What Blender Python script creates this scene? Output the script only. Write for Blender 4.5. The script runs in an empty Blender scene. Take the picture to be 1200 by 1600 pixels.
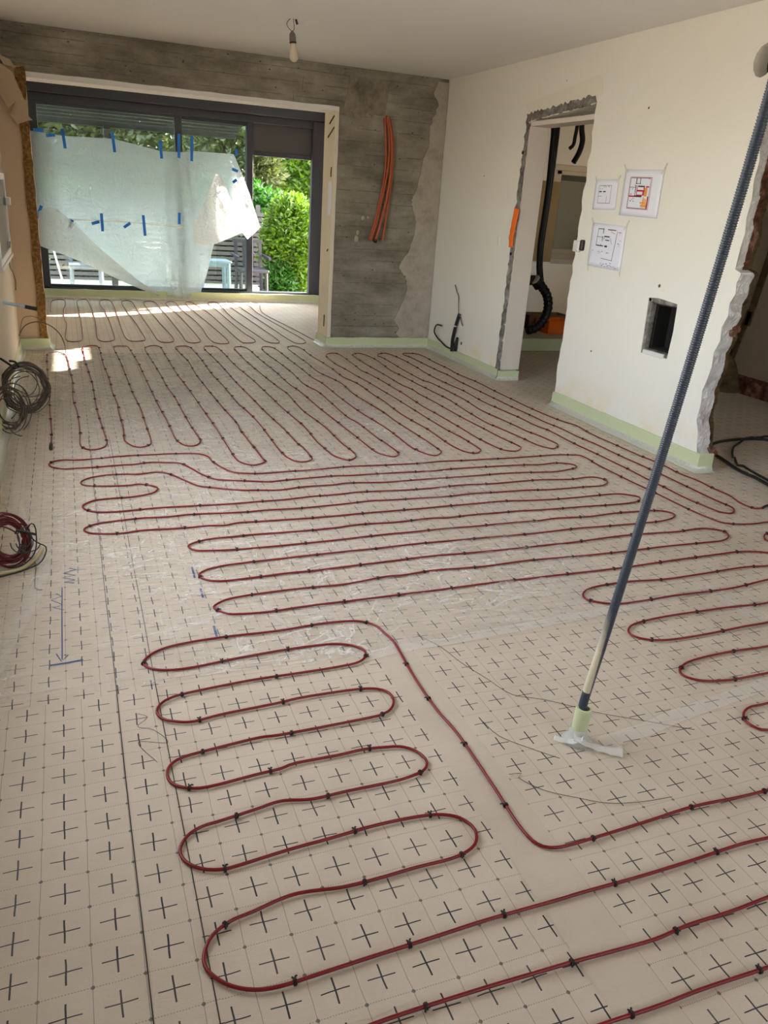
import bpy, bmesh, math, random
from mathutils import Vector, Matrix
from mathutils.geometry import tessellate_polygon
from mathutils import noise as mnoise
random.seed(7)
SC = bpy.context.scene
COL = SC.collection

# ---------------------------------------------------------------- camera
cam_data = bpy.data.cameras.new('camera')
cam_data.sensor_fit = 'VERTICAL'; cam_data.sensor_height = 36.0
cam_data.lens = 36.0*1232.6/1600.0
cam_data.clip_start = 0.02; cam_data.clip_end = 300
cam = bpy.data.objects.new('camera', cam_data); COL.objects.link(cam)
PITCH, YAW, ROLL = 0.374079, -0.388659, -0.0711665
CAM = Vector((0.15432, -1.79486, 1.46947))
def cam_axes():
    cy, sy = math.cos(YAW), math.sin(YAW)
    right = Vector((cy, sy, 0)); fw = Vector((-sy, cy, 0)); up = Vector((0, 0, 1))
    f = fw*math.cos(PITCH) - up*math.sin(PITCH); d = -up*math.cos(PITCH) - fw*math.sin(PITCH)
    return right*math.cos(ROLL) + d*math.sin(ROLL), d*math.cos(ROLL) - right*math.sin(ROLL), f
_r, _d, _f = cam_axes()
m = Matrix.Identity(4)
for i in range(3):
    m[i][0] = _r[i]; m[i][1] = -_d[i]; m[i][2] = -_f[i]; m[i][3] = CAM[i]
cam.matrix_world = m
SC.camera = cam

# ---------------------------------------------------------------- sky, sun, exposure
SUN_EL = math.radians(29)
SUN_AZ = Vector((0.86, 0.51, 0)).normalized()          # towards the sun, seen from above
world = bpy.data.worlds.new('sky'); SC.world = world; world.use_nodes = True
wn = world.node_tree; wn.nodes.clear()
wo = wn.nodes.new('ShaderNodeOutputWorld'); wb = wn.nodes.new('ShaderNodeBackground')
ws = wn.nodes.new('ShaderNodeTexSky'); ws.sky_type = 'NISHITA'; ws.sun_disc = False
ws.sun_elevation = SUN_EL; ws.sun_rotation = math.atan2(SUN_AZ.x, SUN_AZ.y)
ws.air_density = 1.0; ws.dust_density = 2.5; ws.ozone_density = 1.0
wb.inputs[1].default_value = 0.42
wm = wn.nodes.new('ShaderNodeMix'); wm.data_type = 'RGBA'; wm.inputs[0].default_value = 0.72   # thin bright haze over the blue
wm.inputs[7].default_value = (2.0, 1.95, 1.88, 1)
wn.links.new(ws.outputs[0], wm.inputs[6]); wn.links.new(wm.outputs[2], wb.inputs[0]); wn.links.new(wb.outputs[0], wo.inputs[0])
sl = bpy.data.lights.new('sun', 'SUN'); sl.energy = 6.0; sl.angle = math.radians(0.6); sl.color = (1.0, 0.93, 0.82)
so = bpy.data.objects.new('sun', sl); COL.objects.link(so)
sdir = SUN_AZ*math.cos(SUN_EL) + Vector((0, 0, math.sin(SUN_EL)))
so.rotation_euler = sdir.to_track_quat('Z', 'Y').to_euler(); so.location = (12, 20, 14)
def portal(name, loc, rot, sx, sy):                    # guides sky light through a wall opening, gives off none
    l = bpy.data.lights.new(name, 'AREA'); l.shape = 'RECTANGLE'; l.size = sx; l.size_y = sy
    l.cycles.is_portal = True
    o = bpy.data.objects.new(name, l); COL.objects.link(o); o.location = loc; o.rotation_euler = rot
portal('portal_garden', (1.7, 9.95, 1.25), (math.radians(-90), 0, 0), 3.6, 2.3)
portal('portal_back', (2.35, -3.3, 1.65), (math.radians(90), 0, 0), 1.5, 1.1)
portal('portal_left', (-0.42, 1.5, 1.55), (0, math.radians(-90), 0), 1.6, 3.0)
SC.view_settings.view_transform = 'Standard'; SC.view_settings.look = 'None'
SC.view_settings.gamma = 1.0; SC.view_settings.use_curve_mapping = False
SC.view_settings.exposure = 3.03

# ---------------------------------------------------------------- measured outlines (metres)
MID = [(-0.007,3.07),(-0.006,3.329),(-0.017,3.713),(-0.023,3.969),(-0.032,4.446),(-0.045,4.769),(-0.049,5.074),(-0.062,5.739),(-0.048,5.887),(0.021,5.947),(0.08,5.826),(0.1,5.679),(0.121,5.115),(0.134,4.646),(0.131,4.137),(0.151,3.778),(0.157,3.308),(0.152,3.047),(0.174,2.953),(0.226,2.92),(0.281,2.963),(0.304,3.065),(0.297,3.304),(0.281,3.763),(0.277,4.124),(0.275,4.704),(0.251,5.369),(0.241,6.04),(0.256,6.202),(0.315,6.269),(0.372,6.236),(0.387,6.04),(0.39,5.365),(0.408,4.81),(0.406,4.412),(0.422,3.979),(0.416,3.749),(0.419,3.408),(0.408,3.132),(0.411,3.063),(0.445,2.965),(0.49,2.932),(0.537,2.964),(0.561,3.055),(0.564,3.468),(0.567,3.837),(0.553,4.216),(0.549,4.53),(0.538,5.387),(0.529,5.761),(0.515,6.105),(0.54,6.237),(0.599,6.238),(0.649,6.205),(0.666,5.882),(0.682,5.383),(0.689,4.586),(0.696,3.952),(0.706,3.564),(0.709,3.235),(0.712,3.062),(0.743,2.948),(0.789,2.914),(0.832,2.948),(0.858,3.041),(0.851,3.187),(0.842,3.599),(0.842,3.938),(0.837,4.232),(0.824,4.488),(0.819,5.033),(0.801,5.788),(0.798,6.073),(0.822,6.206),(0.894,6.275),(0.948,6.207),(0.954,5.88),(0.954,5.027),(0.972,4.567),(0.985,3.943),(0.992,3.582),(0.998,3.258),(0.998,2.843),(1.0,2.65),(1.018,2.55),(1.073,2.493),(1.122,2.509),(1.158,2.551),(1.156,2.613),(1.152,2.861),(1.146,3.193),(1.155,3.348),(1.148,3.564),(1.135,3.871),(1.117,4.557),(1.112,5.045),(1.124,5.484),(1.098,5.943),(1.09,6.174),(1.136,6.243),(1.21,6.244),(1.241,6.107),(1.251,5.569),(1.246,4.936),(1.263,4.456),(1.268,3.954),(1.292,3.653),(1.301,3.461),(1.302,3.281),(1.295,2.868),(1.296,2.706),(1.305,2.602),(1.336,2.523),(1.381,2.503),(1.433,2.532),(1.45,2.592),(1.452,2.762),(1.441,2.874),(1.439,3.078),(1.433,3.313),(1.414,3.64),(1.406,4.06),(1.388,4.68),(1.388,5.059),(1.378,5.627),(1.36,6.041),(1.374,6.211),(1.418,6.246),(1.488,6.212),(1.51,5.974),(1.512,5.329),(1.534,4.895),(1.548,4.551),(1.557,4.13),(1.564,3.752),(1.585,3.344),(1.586,3.166),(1.575,2.898),(1.58,2.743),(1.592,2.596),(1.627,2.526),(1.662,2.495),(1.713,2.538),(1.734,2.6),(1.733,2.721),(1.724,2.877),(1.729,3.179),(1.715,3.395),(1.696,3.72),(1.712,4.18),(1.694,4.425),(1.676,4.761),(1.652,5.441),(1.654,5.907),(1.655,6.109),(1.694,6.213),(1.766,6.214),(1.795,6.041),(1.798,5.557),(1.814,5.013),(1.813,4.533),(1.832,4.257),(1.836,3.88),(1.844,3.556),(1.856,3.244),(1.87,2.841),(1.881,2.63),(1.91,2.559),(1.956,2.513),(1.999,2.545),(2.02,2.609),(2.009,2.821),(1.999,2.926),(1.994,3.277),(1.968,3.471),(1.977,3.927),(1.978,4.246),(1.938,4.525),(1.952,5.007),(1.945,5.403),(1.928,5.775),(1.932,6.075),(1.97,6.216),(2.043,6.216),(2.076,6.076),(2.078,5.614),(2.081,5.111),(2.079,4.789),(2.102,4.514),(2.098,3.977),(2.112,3.545),(2.142,3.208),(2.15,2.936),(2.147,2.715),(2.169,2.586),(2.204,2.514),(2.24,2.495),(2.298,2.553),(2.31,2.62),(2.303,2.93),(2.286,3.241),(2.284,3.545),(2.267,3.838),(2.249,4.157),(2.268,4.503),(2.245,4.703),(2.198,4.995),(2.208,5.396),(2.205,5.611),(2.203,5.972),(2.205,6.111),(2.239,6.218),(2.31,6.255),(2.354,6.111),(2.346,5.77),(2.365,5.391),(2.369,5.099),(2.362,4.774),(2.409,4.493),(2.405,4.1),(2.413,3.886),(2.402,3.532),(2.415,3.277),(2.434,3.056),(2.431,2.761),(2.447,2.6),(2.48,2.525),(2.529,2.504),(2.581,2.552),(2.591,2.607),(2.59,2.814),(2.567,3.055),(2.556,3.331),(2.549,3.67),(2.543,4.023),(2.533,4.247),(2.521,4.61),(2.5,4.846),(2.491,5.094),(2.472,5.328),(2.484,5.638),(2.501,5.735),(2.544,5.835),(2.622,5.868),(2.658,5.767),(2.644,5.323),(2.626,5.032),(2.651,4.838),(2.666,4.551),(2.669,4.331),(2.673,4.122),(2.668,3.698),(2.682,3.426),(2.692,3.106),(2.697,2.814),(2.722,2.602),(2.752,2.526),(2.82,2.502),(2.889,2.563),(2.897,2.62),(2.873,2.79),(2.857,3.034),(2.832,3.372),(2.823,3.784),(2.807,4.111),(2.813,4.249),(2.783,4.468),(2.782,4.858),(2.773,5.14),(2.77,5.442),(2.782,5.732),(2.798,5.799),(2.883,5.866),(2.93,5.763),(2.95,5.533),(2.932,5.253),(2.914,5.019),(2.931,4.742),(2.946,4.408),(2.968,4.053),(2.978,3.875),(2.966,3.647),(2.955,3.212),(2.989,3.001),(3.016,2.818),(3.037,2.629),(3.07,2.55),(3.112,2.515),(3.179,2.564),(3.2,2.621),(3.19,2.746),(3.172,2.845),(3.148,2.947),(3.142,3.066),(3.117,3.284),(3.094,3.554),(3.114,3.82),(3.114,4.063),(3.091,4.473),(3.054,4.603),(3.048,5.014),(3.055,5.28),(3.062,5.595),(3.043,5.728),(3.094,5.83),(3.164,5.864),(3.2,5.829),(3.234,5.592),(3.236,5.243),(3.214,4.809),(3.231,4.413),(3.256,4.168),(3.246,3.851),(3.265,3.556),(3.293,3.301),(3.303,3.081),(3.331,2.906),(3.332,2.602),(3.345,2.408),(3.353,2.198),(3.36,2.003),(3.359,1.845),(3.365,1.693),(3.368,1.498),(3.394,1.351),(3.41,1.289),(3.459,1.26),(3.509,1.289),(3.537,1.343),(3.523,1.479),(3.518,1.723),(3.516,1.902),(3.505,2.081),(3.489,2.343),(3.485,2.519),(3.461,2.773),(3.457,2.975),(3.431,3.155),(3.425,3.323),(3.413,3.541),(3.406,3.707),(3.399,4.016),(3.389,4.505),(3.4,4.799),(3.386,4.97),(3.377,5.269),(3.374,5.59),(3.351,5.759),(3.358,5.828),(3.415,5.862),(3.51,5.826),(3.538,5.688),(3.528,5.423),(3.532,5.081),(3.517,4.821),(3.546,4.494),(3.541,4.121),(3.544,3.846),(3.547,3.588),(3.56,3.366),(3.579,3.193),(3.628,3.023),(3.613,2.835),(3.614,2.671),(3.633,2.306),(3.659,2.109),(3.652,1.903),(3.672,1.754),(3.667,1.639),(3.674,1.504),(3.646,1.393),(3.647,1.321),(3.669,1.287),(3.713,1.288)]
FRONT = [(3.554,0.722),(3.465,0.836),(3.361,0.891),(3.374,0.938),(3.434,0.976),(3.56,0.966),(3.739,0.999),(3.784,1.09),(3.571,1.106),(3.455,1.103),(3.323,1.139),(3.281,1.211),(3.252,1.389),(3.237,1.673),(3.223,1.822),(3.21,2.13),(3.219,2.247),(3.216,2.329),(3.188,2.361),(3.031,2.385),(2.833,2.375),(2.426,2.373),(2.223,2.38),(2.071,2.367),(1.837,2.368),(1.62,2.38),(1.413,2.355),(1.245,2.349),(1.095,2.341),(1.022,2.353),(0.943,2.389),(0.894,2.476),(0.86,2.599),(0.847,2.699),(0.793,2.758),(0.676,2.776),(0.585,2.777),(0.37,2.774),(0.23,2.748),(0.132,2.74),(0.062,2.751),(0.012,2.736),(-0.014,2.694),(-0.0,2.636),(0.061,2.593),(0.129,2.593),(0.232,2.598),(0.357,2.611),(0.428,2.611),(0.506,2.633),(0.603,2.617),(0.672,2.594),(0.715,2.518),(0.771,2.374),(0.826,2.289),(0.907,2.254),(1.006,2.226),(1.099,2.199),(1.172,2.207),(1.302,2.217),(1.475,2.231),(1.587,2.223),(1.783,2.223),(2.085,2.218),(2.218,2.232),(2.422,2.235),(2.666,2.232),(2.832,2.217),(2.919,2.229),(2.996,2.217),(3.045,2.183),(3.048,2.144),(3.004,2.113),(2.859,2.075),(2.749,2.082),(2.581,2.098),(2.438,2.099),(2.284,2.091),(2.108,2.087),(1.874,2.083),(1.727,2.077),(1.527,2.102),(1.43,2.087),(1.266,2.086),(1.181,2.071),(1.109,2.064),(1.003,2.083),(0.921,2.098),(0.788,2.162),(0.718,2.205),(0.659,2.308),(0.598,2.415),(0.534,2.458),(0.439,2.442),(0.383,2.452),(0.301,2.455),(0.242,2.444),(0.186,2.422),(0.147,2.378),(0.143,2.339),(0.167,2.305),(0.244,2.281),(0.37,2.268),(0.425,2.278),(0.48,2.248),(0.509,2.213),(0.508,2.174),(0.476,2.132),(0.389,2.101),(0.281,2.094),(0.206,2.081),(0.16,2.046),(0.142,2.006),(0.158,1.96),(0.2,1.926),(0.292,1.908),(0.389,1.914),(0.494,1.92),(0.647,1.916),(0.778,1.908),(0.874,1.908),(0.98,1.915),(1.114,1.917),(1.267,1.936),(1.402,1.94),(1.54,1.954),(1.731,1.939),(1.95,1.94),(2.167,1.955),(2.254,1.95),(2.39,1.947),(2.542,1.954),(2.675,1.953),(2.866,1.931),(2.98,1.946),(3.05,1.934),(3.078,1.882),(3.06,1.839),(2.988,1.795),(2.88,1.793),(2.811,1.794),(2.637,1.793),(2.499,1.808),(2.304,1.813),(2.177,1.815),(2.096,1.81),(1.983,1.801),(1.807,1.805),(1.626,1.81),(1.545,1.816),(1.356,1.796),(1.134,1.785),(1.005,1.793),(0.898,1.788),(0.786,1.793),(0.632,1.807),(0.508,1.798),(0.394,1.805),(0.293,1.793),(0.208,1.779),(0.16,1.75),(0.141,1.717),(0.156,1.684),(0.19,1.662),(0.289,1.641),(0.396,1.656),(0.494,1.65),(0.609,1.649),(0.689,1.649),(0.762,1.641),(0.835,1.659),(0.973,1.655),(1.133,1.647),(1.284,1.651),(1.468,1.657),(1.765,1.661),(1.97,1.668),(2.103,1.67),(2.288,1.674),(2.444,1.654),(2.691,1.647),(2.913,1.657),(3.004,1.651),(3.06,1.619),(3.09,1.582),(3.07,1.545),(3.03,1.522),(2.935,1.51),(2.725,1.511),(2.463,1.515),(2.256,1.527),(2.13,1.525),(2.03,1.527),(1.865,1.516),(1.776,1.525),(1.578,1.514),(1.38,1.522),(1.255,1.507),(1.136,1.5),(1.028,1.5),(0.879,1.508),(0.766,1.502),(0.664,1.495),(0.598,1.473),(0.563,1.438),(0.587,1.391),(0.639,1.373),(0.762,1.359),(0.992,1.359),(1.143,1.362),(1.479,1.381),(1.628,1.381),(1.832,1.387),(1.938,1.382),(2.117,1.387),(2.305,1.383),(2.426,1.394),(2.633,1.379),(2.793,1.393),(2.95,1.39),(3.048,1.38),(3.098,1.351),(3.115,1.319),(3.095,1.286),(3.044,1.259),(2.954,1.241),(2.833,1.24),(2.638,1.245),(2.448,1.25),(2.183,1.24),(1.988,1.242),(1.797,1.244),(1.675,1.247),(1.571,1.247),(1.409,1.239),(1.255,1.237),(0.958,1.227),(0.762,1.219),(0.679,1.212),(0.609,1.19),(0.567,1.151),(0.581,1.106),(0.642,1.074),(0.772,1.073),(0.921,1.081),(1.059,1.081),(1.388,1.097),(1.51,1.103),(1.627,1.105),(1.785,1.098),(1.96,1.096),(2.186,1.099),(2.349,1.102),(2.551,1.114),(2.688,1.117),(2.833,1.111),(2.954,1.102),(3.118,1.111),(3.194,1.078),(3.216,1.039),(3.185,0.986),(3.115,0.952),(3.045,0.951),(2.959,0.954),(2.735,0.956),(2.611,0.953),(2.38,0.952),(2.2,0.956),(2.003,0.965),(1.901,0.961),(1.785,0.954),(1.677,0.958),(1.527,0.967),(1.388,0.954),(1.302,0.956),(1.139,0.934),(0.963,0.935),(0.767,0.931),(0.651,0.915),(0.597,0.886),(0.578,0.859),(0.598,0.824),(0.64,0.793),(0.758,0.779),(0.909,0.788),(1.144,0.79),(1.393,0.792),(1.781,0.801),(2.115,0.799),(2.404,0.799),(2.684,0.812),(2.977,0.819),(3.115,0.819),(3.236,0.777),(3.271,0.724),(3.234,0.68),(3.114,0.657),(2.971,0.669),(2.551,0.652),(2.327,0.672),(2.19,0.667),(2.1,0.646),(2.053,0.604),(2.056,0.558),(2.14,0.509),(2.262,0.502),(2.467,0.51),(2.741,0.506),(2.991,0.536),(3.246,0.557),(3.38,0.533),(3.338,0.455),(3.157,0.406),(2.809,0.357),(2.56,0.367),(2.314,0.367),(2.182,0.358),(2.102,0.342),(2.058,0.308),(2.053,0.27),(2.096,0.23),(2.198,0.208),(2.417,0.211),(2.552,0.218),(2.67,0.22),(2.892,0.234),(3.043,0.208),(2.987,0.124),(2.796,0.085),(2.521,0.073),(2.371,0.079),(2.216,0.074),(2.124,0.059),(2.066,0.027),(2.055,-0.011),(2.103,-0.053),(2.211,-0.074),(2.371,-0.075),(2.588,-0.073),(2.659,-0.126),(2.523,-0.198),(2.223,-0.22),(2.145,-0.221),(2.096,-0.243),(2.07,-0.278),(2.075,-0.314),(2.106,-0.336),(2.244,-0.358),(2.355,-0.429),(2.247,-0.531),(2.056,-0.552),(1.885,-0.553),(1.771,-0.552),(1.621,-0.545),(1.466,-0.553),(1.321,-0.561),(1.213,-0.564),(1.168,-0.556),(1.146,-0.537),(1.136,-0.507),(1.133,-0.448),(1.138,-0.334),(1.141,-0.254),(1.142,-0.212),(1.143,-0.083),(1.132,0.045),(1.133,0.186),(1.139,0.299),(1.151,0.45),(1.139,0.527),(1.124,0.588),(1.064,0.633),(0.931,0.646),(0.772,0.634),(0.611,0.639),(0.499,0.636),(0.404,0.625),(0.344,0.603),(0.306,0.568),(0.295,0.538),(0.312,0.506),(0.362,0.481),(0.443,0.475),(0.605,0.493),(0.774,0.504),(0.917,0.502),(0.987,0.479),(1.026,0.438),(1.021,0.396),(0.984,0.364),(0.912,0.355),(0.772,0.352),(0.604,0.351),(0.413,0.334),(0.353,0.319),(0.322,0.293),(0.309,0.257),(0.324,0.22),(0.358,0.198),(0.406,0.185),(0.498,0.198),(0.657,0.207),(0.762,0.217),(0.921,0.214),(0.992,0.198),(1.02,0.168),(1.019,0.125),(0.995,0.086),(0.966,0.071),(0.914,0.062),(0.653,0.055),(0.565,0.059),(0.403,0.041),(0.354,0.032),(0.327,0.018),(0.308,-0.014),(0.31,-0.054),(0.331,-0.081),(0.37,-0.1),(0.419,-0.104),(0.533,-0.093),(0.605,-0.087),(0.647,-0.077),(0.774,-0.077),(0.852,-0.074),(0.917,-0.083),(0.954,-0.091),(0.985,-0.114),(1.001,-0.146),(1.002,-0.177),(0.977,-0.206),(0.915,-0.221),(0.854,-0.224),(0.745,-0.223),(0.651,-0.225),(0.574,-0.21),(0.505,-0.221),(0.418,-0.234),(0.365,-0.241),(0.327,-0.262),(0.305,-0.302),(0.313,-0.341),(0.345,-0.373),(0.386,-0.388),(0.425,-0.388),(0.549,-0.376),(0.647,-0.37),(0.802,-0.361),(0.927,-0.368),(0.986,-0.39),(1.009,-0.418),(1.016,-0.448),(1.001,-0.484),(0.97,-0.505),(0.917,-0.516),(0.825,-0.516),(0.742,-0.519),(0.643,-0.519),(0.531,-0.506),(0.432,-0.524),(0.381,-0.534),(0.339,-0.558),(0.318,-0.591),(0.313,-0.624),(0.327,-0.654),(0.354,-0.683),(0.394,-0.705),(0.445,-0.714),(0.53,-0.712),(0.652,-0.707),(0.798,-0.703),(0.928,-0.699),(1.103,-0.7),(1.169,-0.699),(1.332,-0.701),(1.469,-0.698),(1.636,-0.692),(1.739,-0.696),(1.93,-0.707),(2.013,-0.756),(1.913,-0.828),(1.783,-0.836),(1.59,-0.844),(1.468,-0.849),(1.348,-0.849),(1.255,-0.856),(1.146,-0.853),(1.052,-0.849),(0.937,-0.846),(0.856,-0.844),(0.756,-0.843),(0.649,-0.843),(0.566,-0.847),(0.486,-0.859),(0.438,-0.903),(0.458,-0.954),(0.555,-0.981),(0.689,-0.986),(0.849,-0.984),(1.028,-0.984),(1.157,-0.987),(1.272,-0.985),(1.442,-0.989),(1.608,-0.99)]
FAR = [(-0.061,8.451),(-0.065,8.826),(-0.055,9.35),(0.013,9.546),(0.09,9.497),(0.103,9.077),(0.079,8.573),(0.09,7.831),(0.108,7.519),(0.091,6.793),(0.112,6.505),(0.193,6.472),(0.235,6.543),(0.251,6.725),(0.259,7.618),(0.251,8.595),(0.243,9.337),(0.269,9.527),(0.342,9.603),(0.378,9.482),(0.404,8.613),(0.41,7.766),(0.392,6.919),(0.397,6.583),(0.458,6.477),(0.528,6.55),(0.556,6.735),(0.56,7.641),(0.547,8.523),(0.517,9.198),(0.548,9.574),(0.645,9.59),(0.678,9.162),(0.671,8.125),(0.66,7.383),(0.662,6.738),(0.702,6.518),(0.795,6.521),(0.848,6.632),(0.847,7.141),(0.833,7.801),(0.801,8.663),(0.793,9.362),(0.839,9.559),(0.925,9.509),(0.939,8.68),(0.948,7.906),(0.96,7.147),(0.967,6.561),(1.018,6.453),(1.104,6.491),(1.134,6.793),(1.104,7.683),(1.084,8.587),(1.069,9.281),(1.117,9.54),(1.221,9.493),(1.241,8.606),(1.25,7.037),(1.243,6.531),(1.298,6.422),(1.38,6.497),(1.4,6.763),(1.402,7.342),(1.389,8.352),(1.354,9.262),(1.4,9.521),(1.486,9.535),(1.495,8.636),(1.524,8.107),(1.53,7.394),(1.501,6.767),(1.525,6.426),(1.63,6.392),(1.677,6.579),(1.668,7.493),(1.633,8.486),(1.626,9.429),(1.705,9.57),(1.739,9.382),(1.795,8.504),(1.8,7.411),(1.796,6.776),(1.816,6.432),(1.883,6.433),(1.97,6.586),(1.94,7.155),(1.938,8.632),(1.934,9.476),(2.028,9.622),(2.078,9.498),(2.036,8.587),(2.027,7.9),(2.065,6.826),(2.073,6.55),(2.129,6.437),(2.22,6.553),(2.214,7.437),(2.182,8.833),(2.178,9.513),(2.264,9.593),(2.309,9.403),(2.313,8.849),(2.336,7.537),(2.349,6.674),(2.391,6.404),(2.512,6.56),(2.49,7.316),(2.437,8.52),(2.466,9.172),(2.465,9.427),(2.583,9.643),(2.643,9.453),(2.511,8.584),(2.591,7.322),(2.629,6.642),(2.681,6.447),(2.812,6.567)]
COND_LOOP = [(5.001,1.789),(5.012,2.228),(4.934,2.45),(4.73,2.495),(4.489,2.463),(4.322,2.377),(4.224,2.255),(4.173,2.09),(4.103,1.872),(4.1,1.734),(4.076,1.606),(4.009,1.256)]
COND_LOOP2 = [(5.275,2.352),(4.949,2.465),(4.756,2.458),(4.554,2.374),(4.383,2.23),(4.213,2.028),(4.148,1.891),(4.102,1.709),(4.061,1.516),(3.939,1.169)]
BLACKTAIL = [(3.708,1.284),(3.753,1.306),(3.811,1.325),(4.086,1.466),(4.02,1.264)]
THREAD1 = [(1.255,0.488),(1.306,0.384),(1.33,0.278),(1.371,0.165),(1.41,0.059),(1.498,0.005),(1.577,-0.06),(1.639,-0.112),(1.74,-0.175),(1.837,-0.239),(1.878,-0.264)]
THREAD2 = [(1.249,-0.047),(1.263,-0.123),(1.327,-0.202),(1.386,-0.264)]
THREAD3 = [(1.207,-0.283),(1.244,-0.289),(1.226,-0.303),(1.269,-0.368),(1.339,-0.418),(1.411,-0.462),(1.5,-0.484),(1.601,-0.493)]
THREAD4 = [(0.255,0.273),(0.281,0.249),(0.25,0.21),(0.292,0.183),(0.324,0.114),(0.246,0.136),(0.287,0.039)]
BAND1 = [(0.993,0.389),(1.145,0.414),(1.348,0.42),(1.595,0.437),(1.861,0.455),(2.118,0.477),(2.474,0.517)]
BAND2 = [(1.487,-0.247),(1.6,-0.233),(1.729,-0.22),(1.88,-0.188),(2.123,-0.153),(2.324,-0.122)]
BAND3 = [(2.669,0.562),(2.648,0.369),(2.671,0.253),(2.711,0.129)]
MARK1 = [(0.075,1.335),(0.101,1.317),(0.055,1.291),(0.098,1.263),(0.05,1.251),(0.095,1.223),(0.057,1.209),(0.092,1.195)]
MARK2 = [(0.048,1.167),(0.047,0.948),(0.047,0.764),(0.047,0.635)]
MARK3 = [(0.029,0.676),(0.045,0.624),(0.065,0.659)]
MARK4 = [(0.01,0.609),(0.062,0.611),(0.111,0.618)]
MARK5 = [(0.027,1.117),(0.045,1.091),(0.01,1.068),(0.05,1.023),(0.019,1.005),(0.054,0.981)]
MARK6 = [(0.551,1.238),(0.547,1.135)]
MARK7 = [(0.555,1.035),(0.553,0.958)]
MARK8 = [(0.557,0.734),(0.555,0.656)]
SHEET_TOP = [(-0.151,9.78,1.99),(0.218,9.78,1.965),(0.831,9.78,1.981),(1.395,9.78,1.886),(1.663,9.78,1.893),(1.804,9.78,1.92),(2.138,9.78,1.923),(2.351,9.78,1.925)]
SHEET_BOT = [(-0.15,9.78,0.655),(0.134,9.78,0.564),(0.517,9.78,0.401),(0.873,9.78,0.231),(1.244,9.78,0.089),(1.543,9.78,0.044),(1.717,9.78,0.014),(1.868,9.78,0.061),(1.962,9.78,0.393),(2.082,9.78,0.788),(2.286,9.78,0.873),(2.455,9.78,0.949)]
SHEET_RIGHT = [(2.351,9.78,1.925),(2.463,9.78,1.688),(2.569,9.78,1.428),(2.679,9.78,1.103),(2.688,9.78,1.036),(2.527,9.78,0.859),(2.455,9.78,0.949)]
FLAP1 = ([(-0.129,9.75,1.066),(0.011,9.75,1.135),(0.113,9.75,1.095),(0.315,9.75,0.921),(0.534,9.75,0.695),(0.802,9.75,0.464),(1.038,9.75,0.264),(1.284,9.75,0.111)],[(-0.15,9.75,0.657),(-0.091,9.75,0.636),(-0.017,9.75,0.608),(0.171,9.75,0.544),(0.438,9.75,0.434),(0.711,9.75,0.304),(0.977,9.75,0.187),(1.308,9.75,0.068)])
FLAP2 = ([(2.069,9.74,1.659),(1.973,9.74,1.43),(1.848,9.74,1.141),(1.761,9.74,1.014),(1.764,9.74,0.784),(1.841,9.74,0.755)],[(2.137,9.74,1.648),(2.23,9.74,1.447),(2.315,9.74,1.209),(2.456,9.74,1.051),(2.429,9.74,0.95),(2.076,9.74,0.79)])
TAPES = [(0.224,2.042,0.244,1.821),(0.81,2.058,0.828,1.824),(1.394,2.006,1.403,1.795),(1.631,2.109,1.622,1.819),(1.793,2.093,1.786,1.794),(2.36,1.987,2.368,1.91),(-0.106,1.999,0.01,2.002),(0.034,1.947,0.137,1.963),(-0.086,1.137,-0.151,0.989),(-0.157,1.004,-0.113,0.991),(0.266,0.989,0.227,0.886),(0.495,0.955,0.591,0.984),(0.621,1.087,0.624,0.867),(0.89,0.929,0.973,0.989),(1.14,1.093,1.153,0.838),(1.604,1.151,1.599,1.006),(2.308,1.74,2.385,1.714),(2.316,1.573,2.368,1.609)]
OR1 = [(3.153,6.2,2.243),(3.189,6.2,2.112),(3.21,6.2,1.913),(3.198,6.2,1.708),(3.165,6.2,1.497),(3.129,6.2,1.314),(3.09,6.2,1.177),(3.066,6.2,1.108)]
OR2 = [(3.166,6.18,2.232),(3.21,6.18,2.084),(3.232,6.18,1.885),(3.227,6.18,1.68),(3.201,6.18,1.47),(3.158,6.18,1.286),(3.119,6.18,1.143),(3.102,6.18,1.093)]
OR3 = [(3.188,6.2,2.219),(3.233,6.2,2.059),(3.255,6.2,1.859),(3.25,6.2,1.652),(3.231,6.2,1.441),(3.21,6.2,1.257),(3.192,6.2,1.108)]
OR4 = [(3.14,6.215,2.226),(3.163,6.215,2.082),(3.184,6.215,1.882),(3.178,6.215,1.677),(3.151,6.215,1.484),(3.114,6.215,1.313),(3.08,6.215,1.188),(3.057,6.215,1.119)]
HOSEV = [(5.234,6.5,2.339),(5.244,6.5,2.084),(5.257,6.5,1.757),(5.253,6.5,1.42),(5.247,6.5,1.144),(5.264,6.5,0.933),(5.297,6.5,0.777),(5.35,6.5,0.663)]
HOSEV2 = [(5.333,6.58,2.339),(5.337,6.58,2.126),(5.339,6.58,1.762),(5.333,6.58,1.387),(5.327,6.58,1.107),(5.345,6.58,0.893),(5.391,6.58,0.713)]
HOSELOOP = [(5.119,6.3,0.764),(5.215,6.3,0.689),(5.311,6.3,0.577),(5.342,6.3,0.44),(5.303,6.3,0.308),(5.213,6.3,0.219),(5.106,6.3,0.188)]
HOSELOOP2 = [(5.036,6.35,0.728),(5.135,6.35,0.745),(5.214,6.35,0.676)]
HOSE3 = [(5.521,6.5,2.39),(5.515,6.5,2.287),(5.507,6.5,2.196),(5.464,6.5,2.154)]
HOSE4 = [(5.614,6.55,2.388),(5.649,6.55,2.249),(5.628,6.55,2.129),(5.572,6.55,2.019)]
HOSE5 = [(5.248,6.55,2.342),(5.291,6.55,2.089),(5.323,6.55,1.993)]
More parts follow.
